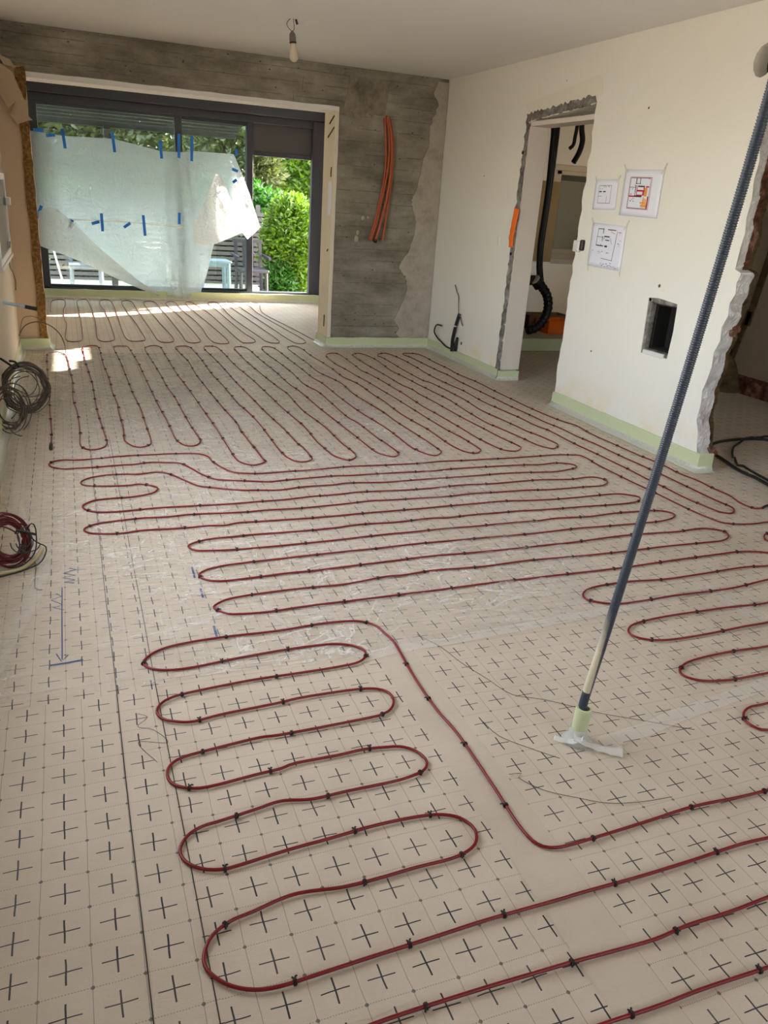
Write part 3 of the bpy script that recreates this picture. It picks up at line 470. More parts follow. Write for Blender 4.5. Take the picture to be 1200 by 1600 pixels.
# floor slab and printed membrane sheets
fl = struct(MB().box((-0.3, YF, -0.12), (6.04, 6.04, -0.003)).box((-0.3, 6.04, -0.12), (3.95, 10.0, -0.003)).build('floor', M_memC), 'membrane covered floor with printed crosses')
def sheet(x0, x1, y0, y1, z, mat):
    nx = max(2, int((x1-x0)/0.12)); ny = max(2, int((y1-y0)/0.12))
    def fn(u, v):
        x = x0+(x1-x0)*u; y = y0+(y1-y0)*v
        return (x + 0.004*mnoise.noise((y*2, x0, 1)), y + 0.006*mnoise.noise((x*2, y0, 3)), z + 0.0006*mnoise.noise((x*6, y*6, z*900)))
    o = MB().grid(fn, nx, ny).build('membrane_sheet', mat, fl, fix=False, smooth=True)
    return o
sheet(0.25, 1.09, YF+.02, 0.46, -0.0008, M_memA)
sheet(1.06, 1.20, YF+.02, 0.46, 0.0004, M_memP)
sheet(1.19, 2.45, YF+.02, 0.50, -0.0002, M_memA)
sheet(2.40, 3.80, YF+.02, 0.56, -0.0009, M_memC)
sheet(-0.285, 0.33, YF+.02, 0.46, 0.0004, M_memA)
sheet(-0.285, 0.33, 0.39, 6.05, 0.0010, M_memB)
sheet(0.30, 1.32, 0.44, 6.18, 0.0002, M_memC)
sheet(1.30, 2.34, 0.48, 6.18, 0.0008, M_memA)
sheet(2.32, 3.80, 0.54, 6.18, 0.0001, M_memB)
sheet(-0.10, 3.60, 6.12, 9.75, 0.0012, M_memB)
sheet(3.90, 6.0, YF+.02, 6.0, 0.0002, M_memC)
# ceiling
struct(MB().box((-0.45, YF-.15, ZC), (3.95, 10.0, ZC+0.15)).box((3.95, YF-.15, ZC), (7.4, 6.2, ZC+.15)).box((4.45, 6.2, ZC), (7.4, 8.1, ZC+.15)).build('ceiling', M_ceil), 'pale painted ceiling')
# concrete beam and pillar between the two rooms: shuttered face with slightly stepped boards
def wall_back():
    b = MB(); T = 0.30; OX0, OX1, OZ = -0.05, 2.69, 2.275
    outer = [(XL-.15, OZ), (OX1, OZ)] + rag((OX1, OZ), (OX1, 0), 22, 0.008, 5)[1:] + [(OX1, 0), (XR, 0), (XR, ZC), (XL-.15, ZC)]
    b.prism([outer], lambda u, v, t: (u, t, v), YB+.006, YB+T)
    rnd = random.Random(3)
    z = 0.0
    while z < ZC-0.01:                                  # shutter boards left a few millimetres of relief
        h = min(rnd.uniform(0.10, 0.125), ZC-z)
        x0 = OX1+.006 if z < OZ-0.03 else XL-.1
        x = x0
        while x < XR-.02:
            l = min(rnd.uniform(0.9, 2.2), XR-.01-x); d = rnd.uniform(0, 0.005)
            b.box((x+.002, YB+d-.003, z+.003), (x+l-.002, YB+.01, z+h-.003)); x += l
        z += h
    return b.build('wall_back', M_conc, bevel=0)
wb_ = struct(wall_back(), 'board-marked bare concrete beam and pillar')
# plaster left on the right edge of the pillar
pl = [(3.815, .09), (3.815, 2.6), (3.70, 2.6)]
zz = [(2.5,3.66),(2.4,3.72),(2.3,3.69),(2.2,3.64),(2.05,3.655),(1.9,3.60),(1.75,3.585),(1.6,3.545),(1.5,3.50),(1.4,3.53),(1.3,3.575),(1.15,3.56),(1.0,3.52),(.9,3.44),(.82,3.42),(.75,3.50),(.62,3.53),(.5,3.50),(.42,3.46),(.3,3.40),(.2,3.47),(.14,3.44),(.09,3.50)]
for (a, b, sd) in zip(zz, zz[1:]+[(zz[-1][0]-.001, zz[-1][1])], range(99)):
    pl += [(u, v) for v, u in rag(a, b, 5, .009, sd)]
MB().prism([pl], lambda u, v, t: (u, t, v), YB-.012, YB+.004).build('plaster_patch', M_gplaster, wb_, bevel=.002)
M_smear = mat_rough('smeared_cement', [(0.3, srgb(112, 103, 90)), (0.5, srgb(146, 136, 120)), (0.75, srgb(170, 160, 144))], 6, .5)
top = rag((2.74, 2.22), (3.16, 2.25), 12, .03, 8) + rag((3.16, 2.25), (3.19, 2.55), 6, .008, 3) + rag((3.19, 2.55), (2.78, 2.56), 8, .008, 5) + rag((2.78, 2.56), (2.74, 2.22), 6, .012, 6)
MB().prism([top], lambda u, v, t: (u, t, v), YB-.008, YB+.004).build('plaster_patch', M_smear, wb_, bevel=.002)
for (cx, cz, r, s) in ((2.925, 1.10, .030, 1), (2.985, 1.30, .022, 2), (3.04, 1.31, .014, 3), (2.94, 1.16, .020, 6)):
    MB().prism([[(cx+r*(.6+.5*random.random())*math.cos(a*.7), cz+r*1.3*(.6+.5*random.random())*math.sin(a*.7)) for a in range(9)]], lambda u, v, t: (u, t, v), YB-.008, YB+.004).build('plaster_dab', M_gplaster, wb_)
# white plaster edge under the beam, cream reveal of the pillar
edge = [(-.06, 2.236), (2.69, 2.244)] + [(x, 2.279+random.uniform(-.003, .004)) for x in [2.69-.11*i for i in range(25)]] + [(-.06, 2.279)]
struct(MB().prism([edge], lambda u, v, t: (u, t, v), YB-.012, YB+.30).build('trim_1', M_white), 'white plaster edge under the concrete beam')
jr = [(YB-.010, 0.0), (YB+.34, 0.0), (YB+.34, 2.26)] + rag((YB-.006, 2.26), (YB-.010, 0.0), 18, 0.008, 9)
t2 = struct(MB().prism([jr], lambda u, v, t: (t, u, v), 2.655, 2.692).build('trim_2', mat_painted('cream_reveal_plaster', srgb(226, 214, 186), srgb(236, 227, 204), bump=.3)), 'cream plaster reveal at the opening edge of the pillar')
part(MB().box((2.650, YB+.02, 1.31), (2.656, YB+.12, 1.62)).build('sticker', M_paper, t2), 'pale blue-white paper sticker')
for (z0, y0, z1, y1) in ((2.20, .02, 2.14, .16), (2.10, .01, 2.02, .20), (1.75, .05, 1.66, .055), (.98, .06, .96, .09), (.32, .1, .2, .105)):
    MB().bar((2.651, YB+y0, z0), (2.651, YB+y1, z1), .010).build('gouge', M_dirtw, t2)
# left wall, with the glazed opening beside the camera
def wl(name, loops, x0, x1, mat): return struct(MB().prism(loops, lambda u, v, t: (t, u, v), x0, x1).build(name, mat))
wl('wall_left', [[(YF, -.12), (YB+.1, -.12), (YB+.1, ZC), (YF, ZC)], [(0.05, .80), (2.95, .80), (2.95, 2.32), (0.05, 2.32)]], XL-.14, XL, M_wallL)
# wall behind the camera, with an unseen opening added for fill light
struct(MB().prism([[(XL-.14, -.12), (XR+.2, -.12), (XR+.2, ZC), (XL-.14, ZC)], [(1.6, 1.1), (3.1, 1.1), (3.1, 2.2), (1.6, 2.2)]], lambda u, v, t: (u, t, v), YF-.15, YF).build('wall_front', M_wallL))
# stub wall at the left of the opening
st = struct(MB().box((XL, 6.10, 0), (-.055, 6.34, 2.30)).build('wall_stub', mat_painted('pinkish_board', srgb(206, 178, 146), srgb(214, 190, 160))), 'boarded stub wall with torn lining beside the window opening')
ch = rag((-.125, 2.28), (-.118, .11), 30, .007, 4) + [(-.118, .11), (-.052, .11)] + rag((-.052, .11), (-.05, 2.30), 30, .006, 6) + [(-.05, 2.30)]
part(MB().prism([ch], lambda u, v, t: (u, t, v), 6.080, 6.102).build('chipboard_strip', M_osb, st), 'rough brown chipboard strip')
for poly in ([(-.29, 2.33), (-.14, 2.24), (-.06, 2.02), (-.13, 2.03), (-.20, 1.98), (-.29, 2.15)], [(-.13, 2.04), (-.045, 2.05), (-.05, 1.93), (-.02, 1.90), (-.055, 1.895), (-.14, 1.86), (-.19, 1.93)], [(-.24, 2.36), (-.15, 2.33), (-.11, 2.27), (-.2, 2.29)]):
    def tw(u, v, t, k=random.uniform(.6, 1.6)): return (u, t - .03*k*abs(math.sin(u*14+v*6)), v)
    MB().prism([poly], tw, 6.060, 6.063).build('torn_paper', M_kraft, st)
# far room shell
struct(MB().box((XL-.14, YB+.11, 0), (-.20, YW+.15, ZC)).build('wall_far_left', M_wallL))
wl('wall_far_right', [[(YB+.3, -.12), (YW+.03, -.12), (YW+.03, ZC), (YB+.3, ZC)], [(7.28, 2.16), (8.28, 2.16), (8.28, 2.44), (7.28, 2.44)], [(8.72, .12), (9.0, .12), (9.0, .34), (8.72, .34)]], 3.62, 3.80, M_white)  # hidden slots added so that sun patches land on the floor
# right wall with doorway, niche, round hole and broken end
def wall_right():
    global ENDP
    endp = [(1.965, 0), (1.96, .08), (1.985, .15), (2.00, .24), (2.035, .31), (2.03, .42), (2.04, .5), (2.02, .58), (2.005, .66), (2.015, .74), (1.985, .82), (1.995, .90), (1.965, .97), (1.975, 1.04), (1.945, 1.10), (1.955, 1.16), (1.935, 1.22), (1.99, 1.235), (1.985, 1.36), (1.975, 1.44), (1.99, 1.52), (1.98, 1.62), (1.995, 1.72), (1.985, 1.82), (2.01, 1.92), (2.03, 2.02), (2.02, 2.10), (2.06, 2.2), (2.05, 2.28), (1.9, 2.42), (1.2, 2.44), (YF, 2.44), (YF, ZC), (YB+.02, ZC), (YB+.02, 0)]
    loop = list(endp); ENDP = endp[:29]
    # doorway cut (open to the floor)
    jn = rag((3.655, 0), (3.655, 2.235), 34, .012, 12) + [(3.655, 2.235)]
    jt = rag((3.655, 2.235), (4.60, 2.165), 18, .010, 13)[1:] + [(4.60, 2.165)]
    jf = rag((4.60, 2.165), (4.615, 0), 30, .010, 14)[1:] + [(4.615, 0)]
    loop += list(reversed(jf)) + list(reversed(jt)) + list(reversed(jn))
    nic = [(2.415, .625), (2.685, .617), (2.695, .80), (2.705, .985), (2.60, .992), (2.415, .978), (2.405, .80)]
    cir = [(2.115+.075*math.cos(a*.5236), 2.33+.085*math.sin(a*.5236)) for a in range(12)]
    back = [(y+.075, z) if i < 29 else (y, z) for i, (y, z) in enumerate(loop)]
    return MB().prism([loop, nic, cir], lambda u, v, t: (t, u, v), XR, XR+.085).prism([back, nic, cir], lambda u, v, t: (t, u, v), XR+.085, XR+.19)
wr = struct(wall_right().build('wall_right', M_wall), 'cream painted partition wall with a doorway and broken end')
# niche: chipped lining and dark back
nb_ = MB()
for (a, b, c, d) in ((2.41, .61, 2.70, .650), (2.41, .955, 2.715, 1.0), (2.675, .61, 2.715, .99)): nb_.box((XR+.006, a, b), (XR+.06, c, d))
part(nb_.build('niche_lining', M_mortar, wr, bevel=.008), 'chipped grey lining of the wall niche')
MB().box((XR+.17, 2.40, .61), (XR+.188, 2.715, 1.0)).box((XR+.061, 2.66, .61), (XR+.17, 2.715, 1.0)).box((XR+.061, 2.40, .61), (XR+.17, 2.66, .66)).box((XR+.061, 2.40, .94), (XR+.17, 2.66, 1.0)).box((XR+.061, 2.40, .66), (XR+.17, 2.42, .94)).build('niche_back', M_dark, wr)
part(MB().bar((XR+.004, 2.45, .632), (XR+.004, 2.665, .630), .02, .03).build('niche_sill', M_pvc, wr, bevel=.003), 'white strip at the bottom of the niche')
MB().box((XR+.10, 2.02, 2.23), (XR+.13, 2.20, 2.42)).build('hole_back', plain('dusty_dark_cavity', srgb(64, 55, 46), .9, bump=.3), wr)
# broken end: crust of plaster over brick
def yend(z):
    for (a, b), (c, d) in zip(ENDP, ENDP[1:]):
        if z <= d: return a+(c-a)*max(0, z-b)/max(1e-6, d-b)
    return ENDP[-1][0]
def crust(seed, z0, z1, x0, x1, mat, nm, amp, off=0.0):
    nx = max(3, int((x1-x0)/.012)); nz = int((z1-z0)/.012)
    def fn(u, v):
        z = z0+(z1-z0)*v; x = x0+(x1-x0)*u
        k = .5*mnoise.noise((x*18, z*16, seed)) + .35*mnoise.noise((x*45, z*42, seed+3)) + .2*mnoise.noise((x*95, z*90, seed+7))
        return (x, yend(z) - .007 + off - amp*max(-.12, k), z)
    return MB().grid(fn, nx, nz).build(nm, mat, wr, fix=False)
part(crust(2, .10, 1.235, XR-.004, XR+.092, M_plaster, 'broken_plaster_edge', .020), 'broken white plaster edge')
part(crust(9, 1.235, 2.25, XR-.003, XR+.050, M_plaster, 'broken_plaster_edge', .018), 'broken grey-white plaster edge higher up')
part(crust(6, 1.235, 2.25, XR+.045, XR+.092, M_brick, 'exposed_brick_edge', .022), 'jagged reddish brick showing in the broken edge')
part(crust(5, .02, 2.25, XR+.085, XR+.194, M_dirtw, 'exposed_brick_edge', .034, .075), 'dusty brown core behind the broken plaster')
for (z, y, x, sd) in ((.125, 1.955, .10, 1), (.115, 1.95, .13, 2), (.87, 1.955, .07, 3), (.89, 1.957, .10, 4)):
    rn = random.Random(sd); pg = [(.026*rn.uniform(.5, 1.2)*math.cos(k*.9), .03*rn.uniform(.5, 1.2)*math.sin(k*.9)) for k in range(7)]
    part(MB().prism([pg], lambda u, v, t: (XR+x+u, t, z+v), y, y+.05).build('brick_chip', M_brick, wr, bevel=.003), 'reddish brick chip')
# chipped mortar strips round the doorway
mo = rag((4.605, 0), (4.59, 2.17), 60, .006, 21) + rag((4.63, 2.20), (4.665, 0), 60, .013, 22)
part(MB().prism([mo], lambda u, v, t: (t, u, v), XR-.006, XR+.01).build('chipped_mortar_strip', M_mortar, wr, bevel=.002), 'chipped grey mortar strip up the doorway edge')
mo = rag((3.655, 2.235), (4.63, 2.165), 40, .006, 23) + rag((4.64, 2.225), (3.66, 2.292), 40, .012, 24)
part(MB().prism([mo], lambda u, v, t: (t, u, v), XR-.006, XR+.01).build('chipped_mortar_strip', M_mortar, wr, bevel=.002), 'chipped grey mortar strip above the doorway')
MB().prism([[(3.60, 2.285), (4.62, 2.215), (4.70, 2.30), (3.64, 2.42)]], lambda u, v, t: (t, u, v), XR-.0025, XR+.004).build('filler_patch', mat_painted('pale_filler', srgb(235, 229, 211), srgb(240, 235, 220)), wr)
# painted jamb linings inside the doorway
jl = MB().box((XR+.012, 4.575, .10), (XR+.19, 4.612, 2.15)).box((XR+.012, 3.66, 2.13), (XR+.19, 4.60, 2.165))
part(jl.build('jamb_lining', M_jamb, wr), 'greige painted lining of the doorway')
for z in (1.93, 1.115): part(MB().lathe((XR-.002, 4.625, z), [(.004, -.012), (.014, -.01), (.014, .01), (.004, .012)], 12, (1, 0, 0)).build('plug_hole', M_black, wr), 'small black wall plug')
for (y, z, r) in ((3.05, 2.16, .008), (5.30, 1.75, .006), (5.42, .19, .018), (3.25, .52, .008), (2.62, 1.07, .012), (4.1, 2.42, .004)):
    MB().lathe((XR-.001, y, z), [(r*.6, -.001), (r, 0), (r*.8, .003)], 7, (1, 0, 0)).build('chip_mark', M_dirtw, wr)
# rooms beyond the partition
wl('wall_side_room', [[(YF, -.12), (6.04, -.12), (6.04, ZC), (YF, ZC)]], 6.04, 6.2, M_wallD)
struct(MB().prism([[(3.95, -.12), (6.2, -.12), (6.2, ZC), (3.95, ZC)], [(4.5, .9), (5.7, .9), (5.7, 2.2), (4.5, 2.2)]], lambda u, v, t: (u, t, v), YF-.15, YF).build('wall_side_front', M_wallD))  # unseen opening added to bring sky light into the side room
struct(MB().prism([[(6.04, -.12), (7.4, -.12), (7.4, ZC), (6.04, ZC)], [(6.5, 1.2), (7.05, 1.2), (7.05, 2.1), (6.5, 2.1)]], lambda u, v, t: (u, t, v), 5.9, 6.04).build('wall_hall_return', M_wallL))  # opening out of view, added to brighten the hall
wl('wall_hall_right', [[(6.04, 0), (8.1, 0), (8.1, ZC), (6.04, ZC)]], 7.2, 7.4, M_wallL)
struct(MB().box((3.96, 6.045, -.1), (4.60, 6.2, ZC)).box((4.45, 6.2, -.1), (4.60, 8.1, ZC)).build('wall_hall_left', M_wallL))
hw = struct(MB().prism([[(4.5, -.12), (7.3, -.12), (7.3, ZC), (4.5, ZC)], [(6.20, .96), (6.95, .96), (6.95, 2.02), (6.20, 2.02)]], lambda u, v, t: (u, t, v), 7.88, 8.05).build('wall_hall_back', M_wall))
struct(MB().box((4.60, 6.04, -.1), (7.3, 7.9, .13)).build('floor_hall', plain('pale_screed', srgb(190, 180, 160), .8, bump=.2, var=.08)), 'raised pale screed of the room behind the doorway')
w2 = struct(empty('window_2', (6.5, 7.88, .96)))
for nm, lo, hi in (('frame', (6.13, 7.855, 2.0), (7.0, 7.90, 2.07)), ('frame', (6.13, 7.855, .92), (6.205, 7.90, 2.0)), ('frame', (6.13, 7.855, .90), (7.0, 7.90, .965)), ('sash', (6.205, 7.87, .965), (6.28, 7.92, 2.0)), ('sash', (6.205, 7.87, 1.95), (6.95, 7.92, 2.0)), ('sash', (6.205, 7.87, .965), (6.95, 7.92, 1.03))):
    o = MB().box(lo, hi).build(nm, M_wallL, w2, bevel=.006); o.matrix_parent_inverse = w2.matrix_basis.inverted()
for nm, lo, hi, mt in (('shutter', (6.17, 8.052, .90), (6.99, 8.07, 2.06), plain('dull_green_shutter', srgb(96, 98, 78), .8)), ('masking_paper', (5.98, 7.846, .86), (6.27, 7.849, 1.86), plain('brown_masking_paper', srgb(150, 124, 84), .8, var=.08)), ('masking_film', (6.27, 7.844, .84), (7.0, 7.846, 1.88), mat_film('brown_masking_film', .25, (.45, .38, .26, 1), .4, 2))):
    o = MB().box(lo, hi).build(nm, mt, w2); o.matrix_parent_inverse = w2.matrix_basis.inverted()
# marks on the side-room wall
MB().box((6.03, 3.0, 0), (6.042, 4.6, .17)).build('bare_brick_band', M_brick, bpy.data.objects['wall_side_room'])
for (y0, z0, y1, z1) in ((3.98, .62, 3.86, 1.55), (4.10, .2, 3.98, .75)):
    MB().bar((6.033, y0, z0), (6.033, y1, z1), .012, .07).build('adhesive_streak', M_dirtw, bpy.data.objects['wall_side_room'])
MB().bar((6.036, 3.95, 1.36), (6.036, 3.2, 1.36), .004, .008).build('chased_line', M_dirtw, bpy.data.objects['wall_side_room'])
part(MB().lathe((6.0, 4.08, .12), [(.20, -.12), (.17, -.02), (.10, .12), (.03, .2)], 9).build('rubble_heap', M_dirtw, bpy.data.objects['wall_side_room'], smooth=False), 'rubble in the corner')

# green foam edge strips with their floor film
def foamstrip(name, pts, h=.105, out=.0, film=True, label=None):
    """pts: run along the wall foot; room side is to the left of travel"""
    P = smoothpath([(*p, 0) for p in pts], .12) if False else [Vector((*p, 0)) for p in pts]
    b = MB(); fb = MB(); N = len(P)
    dense = []
    for i in range(N-1):
        k = max(1, int((P[i+1]-P[i]).length/.08))
        for j in range(k): dense.append((P[i].lerp(P[i+1], j/k), i))
    dense.append((P[-1], N-2))
    def nrm(i):
        i = max(0, min(N-2, i)); d = (P[i+1]-P[i]).normalized(); return Vector((-d.y, d.x, 0))
    vs = []; fv = []
    for p, i in dense:
        n = nrm(i)
        if i > 0 and (p-P[i]).length < 1e-6: n = (nrm(i)+nrm(i-1)).normalized()*1.25
        hh = h + .006*mnoise.noise((p.x*7, p.y*7, 1)) ; w = .010+.004*mnoise.noise((p.x*5, p.y*5, 5))
        for (o, z) in ((0, 0), (0, hh), (w, hh-.004), (w+.003, .004)): vs.append(p+n*o+Vector((0, 0, z)))
        e = .055 + .020*mnoise.noise((p.x*4, p.y*4, 8))
        for (o, z) in ((w+.001, .035), (w+.016, .007), (e, .0032)): fv.append(p+n*o+Vector((0, 0, z)))
    D_ = len(dense)
    b.add(vs, [(4*i+k, 4*i+k+1, 4*i+k+5, 4*i+k+4) for i in range(D_-1) for k in range(3)])
    fb.add(fv, [(3*i+k, 3*i+k+1, 3*i+k+4, 3*i+k+3) for i in range(D_-1) for k in range(2)])
    o = struct(b.build(name, M_foam, fix=False, smooth=True, angle=.7), label or 'pale green foam edge strip')
    if film: part(fb.build('floor_film', M_ffilm, o, fix=False, smooth=True), 'whitish film skirt of the foam strip')
    return o
M_ffilm = mat_film('white_film_skirt', .72, (.86, .86, .78, 1), .3, 2)
foamstrip('baseboard_back', [(XR-.002, YB-.018), (2.65, YB-.018), (2.65, YB+.34)])
foamstrip('baseboard_right', [(XR, 4.61), (XR, YB-.02)], h=.10)
foamstrip('baseboard_doorway', [(XR+.19, 4.572), (XR-.0, 4.572), (XR, 4.60)], h=.09)
foamstrip('baseboard_partition', [(XR+.105, 1.94), (XR-.002, 1.94), (XR-.002, 3.652), (XR+.19, 3.652)], h=.115)
foamstrip('baseboard_stub', [(-.05, 6.34), (-.05, 6.078), (XL, 6.078)], h=.105)
foamstrip('baseboard_left', [(XL, 6.07), (XL, YF+.02)], h=.10)
foamstrip('baseboard_window', [(3.6, 9.74), (-.195, 9.74)], h=.12)
foamstrip('baseboard_hall', [(6.03, 6.03), (3.98, 6.03)], h=.14, film=False)
MB().box((-.12, 9.742, 0), (3.6, YW+.1, .10)).build('window_sill', M_white, bpy.data.objects['baseboard_window'])

# ---------------------------------------------------------------- garden window
w1 = struct(empty('window_1', (1.7, YW, .1)), 'wide anthracite sliding window with one leaf open')
def w1p(nm, lo, hi, mt, label=None, bev=.006):
    o = MB().box(lo, hi).build(nm, mt, w1, bevel=bev); o.matrix_parent_inverse = w1.matrix_basis.inverted()
    if label: o['label'] = label
    return o
w1p('shutter_box', (-.20, YW-.10, 2.43), (3.62, YW+.14, 2.63), M_alu, 'dark shutter box')
w1p('head_frame', (-.20, YW-.03, 2.335), (3.62, YW+.12, 2.43), M_alu)
w1p('side_frame', (-.20, YW-.03, .10), (-.055, YW+.12, 2.34), M_alu)
w1p('side_frame', (3.455, YW-.06, .10), (3.62, YW+.03, 2.43), M_alu)
w1p('bottom_track', (-.13, YW-.03, .10), (3.62, YW+.12, .135), M_alu)
w1p('stile', (1.60, YW-.02, .13), (1.69, YW+.08, 2.34), M_alu)
w1p('stile', (2.545, YW-.03, .13), (2.63, YW+.10, 2.34), M_alu)
w1p('rail', (-.06, YW+.0, .135), (1.61, YW+.05, .165), M_alu)
w1p('rail', (1.68, YW+.03, .135), (2.55, YW+.08, .165), M_alu)
w1p('rail', (-.06, YW+.0, 2.30), (1.61, YW+.05, 2.345), M_alu)
w1p('rail', (1.68, YW+.03, 2.29), (2.55, YW+.08, 2.345), M_alu)
w1p('pane', (-.06, YW+.02, .16), (1.61, YW+.028, 2.31), M_glass, bev=0)
w1p('pane', (1.68, YW+.05, .16), (2.55, YW+.058, 2.30), M_glass, bev=0)
w1p('roller_screen', (2.63, YW+.03, 1.99), (3.46, YW+.036, 2.36), M_screen, 'half lowered dark grey roller screen', 0)
w1p('screen_bar', (2.63, YW+.02, 1.935), (3.46, YW+.05, 1.995), M_alu)

# ================================================================= THINGS
# ---------------------------------------------------------------- heating cables with their wire ties
def tie_mesh():
    b = MB(); R = .0062
    for off in (-.0016, .0016):
        ring = [Vector((off, R*math.cos(a*math.pi/4), .0+R*math.sin(a*math.pi/4))) for a in range(8)]
        b.tube(ring, .0021, 5, closed=True)
    b.tube([(0, R*.7, R*.6), (.004, R*1.5, R*.7), (.007, R*1.9, R*.1)], .0020, 5)
    b.tube([(0, R*.7, R*.6), (-.005, R*1.4, R*.9)], .0020, 5)
    o = b.build('wire_tie', M_tie, smooth=True); me = o.data; bpy.data.objects.remove(o); return me
TIE = tie_mesh()
def cable(name, pts, label, r=.0043, ties=None, step=.011, z=.0072, seed=1, far=False):
    P = smoothpath(pts, step); rnd = random.Random(seed)
    path = [Vector((p.x, p.y, z + .0012*mnoise.noise((p.x*5, p.y*5, seed)))) for p in P]
    root = tag(empty(name, (path[0].x, path[0].y, 0)), label, 'cable')
    inv = root.matrix_basis.inverted() if False else Matrix.Translation(-root.location)
    o = MB().tube(path, r, 7).build('cable_jacket', M_red, root, smooth=True); o.matrix_parent_inverse = inv
    if ties:
        acc = 0; nxt = ties*.6; n = 0
        for i in range(1, len(path)-1):
            acc += (path[i]-path[i-1]).length
            if acc >= nxt:
                acc = 0; nxt = ties*rnd.uniform(.75, 1.25)
                t = (path[i+1]-path[i-1]).normalized(); u = Vector((-t.y, t.x, 0))
                k = bpy.data.objects.new('wire_tie', TIE); COL.objects.link(k); k.parent = root; k.matrix_parent_inverse = inv
                M = Matrix.Identity(4)
                for j in range(3): M[j][0] = t[j]; M[j][1] = u[j]; M[j][2] = (0, 0, 1)[j]; M[j][3] = path[i][j]
                k.matrix_basis = M; n += 1
    return root
front = cable('heating_cable', FRONT, 'long red heating cable snaking in wide loops across the foreground floor', ties=.265, seed=1)
mid = cable('heating_cable', MID, 'red heating cable in narrow lengthwise loops in front of the concrete pillar', ties=.30, seed=2)
farc = cable('heating_cable', FAR, 'thin red heating cable looped on the floor right below the garden window', seed=3, step=.04)
def addpart(o, root):
    o.parent = root; o.matrix_parent_inverse = Matrix.Translation(-root.location); return o
e0 = MID[0]; e1 = MID[1]; dd = Vector((e0[0]-e1[0], e0[1]-e1[1], 0)).normalized(); p0 = Vector((*e0, .009))
part(addpart(MB().tube([p0-dd*.02, p0, p0+dd*.05, p0+dd*.10, p0+dd*.115], [.005, .009, .011, .010, .004], 9).build('end_joint', M_black, smooth=True), mid), 'black end joint')
bt = smoothpath([(*p, .009) for p in BLACKTAIL], .03)
part(addpart(MB().tube(bt, .007, 8).build('cold_tail', M_black, smooth=True), mid), 'black cold tail')

# black cable loop in the side room
lp = smoothpath([(*p, .012) for p in COND_LOOP], .03); tag(MB().tube(lp, .0105, 8).build('cable_loop', M_blackhose, smooth=True), 'outer black cable loop lying on the floor beyond the broken wall end', 'cable')
lp = smoothpath([(p[0], p[1], .012) for p in COND_LOOP2], .03)
for i, q in enumerate(lp):                             # crosses over the outer loop
    q.z = .012 + (.021 if any((q.xy-Vector(c)).length < .09 for c in COND_LOOP) else 0)
lp = [(lp[max(i-1, 0)]+lp[i]+lp[min(i+1, len(lp)-1)])/3 for i in range(len(lp))]
tag(MB().tube(lp, .0085, 8).build('cable_loop', M_blackhose, smooth=True), 'inner thinner black cable bend beside the broken wall end', 'cable')

# clear film laid over the membrane
def film_fn(x0, x1, y0, y1):
    def fn(u, v):
        x = x0+(x1-x0)*u; y = y0+(y1-y0)*v
        a = mnoise.noise((x*2.6+y*1.1, y*4.2-x*1.3, 0)); r = (1-abs(a))**9
        b2 = mnoise.noise((x*5.0-y*2.2, y*2.5+x*3, 4)); r2 = (1-abs(b2))**14
        k = .45+.8*max(0, mnoise.noise((x*.7, y*.5, 9))+.35)
        return (x+.02*mnoise.noise((y*1.5, u, 3)), y+.02*mnoise.noise((x*1.5, v, 6)), .0026+.0062*k*r+.0045*k*r2)
    return fn
fo = MB().grid(film_fn(-.22, 2.30, .42, 5.9), 180, 300).build('plastic_film', M_film, smooth=True, fix=False)
tag(fo, 'crumpled clear plastic film spread over the middle and left of the floor', 'film')
# wrinkled strip of loose film by the left wall
def loose(u, v):
    y = .45+4.6*v; w = .05+.02*math.sin(y*3)
    x = -.20+.18*math.exp(-((y-1.3)/.55)**2)*1.0-.02*math.sin(y*2.1) + w*(u-.5)*1.6
    return (x, y, .004+.020*math.sin(u*math.pi)*(.5+.5*mnoise.noise((y*4, u*2, 1)))+.004*mnoise.noise((y*14, u*5, 2)))
tag(MB().grid(loose, 8, 140).build('film_edge', M_tapecl, smooth=True, fix=False), 'loose raised fold of clear film along the left wall', 'film')
# clear tape strips
for nm, pts, w, lb in (('clear_tape', BAND1, .05, 'long clear tape strip along the membrane seam behind the conduit'), ('clear_tape', BAND2, .055, 'clear tape strip running from the conduit foot to the right'), ('clear_tape', BAND3, .05, 'short clear tape strip at the right edge of the floor')):
    tag(MB().ribbon(smoothpath([(*p, 0) for p in pts], .04), w, .0042).build(nm, M_tapecl, fix=False), lb, 'tape')
# fallen pencil lines and loose threads
for nm, pts, lb in (('tie_wire', THREAD1, 'long thin dark tie wire lying behind the conduit foot'), ('tie_wire', THREAD2, 'short thin dark tie wire left of the conduit foot'), ('tie_wire', THREAD3, 'curved thin dark tie wire above the corner of the red cable')):
    P = smoothpath([(*p, .0034) for p in pts], .02); tag(MB().tube(P, .0008, 5).build(nm, M_pen, smooth=True), lb, 'wire')
P = smoothpath([(*p, .0026) for p in THREAD4], .01); tag(MB().tube(P, .0007, 4).build('thread', M_pen), 'fine crinkled thread beside the two dark pen lines', 'thread')
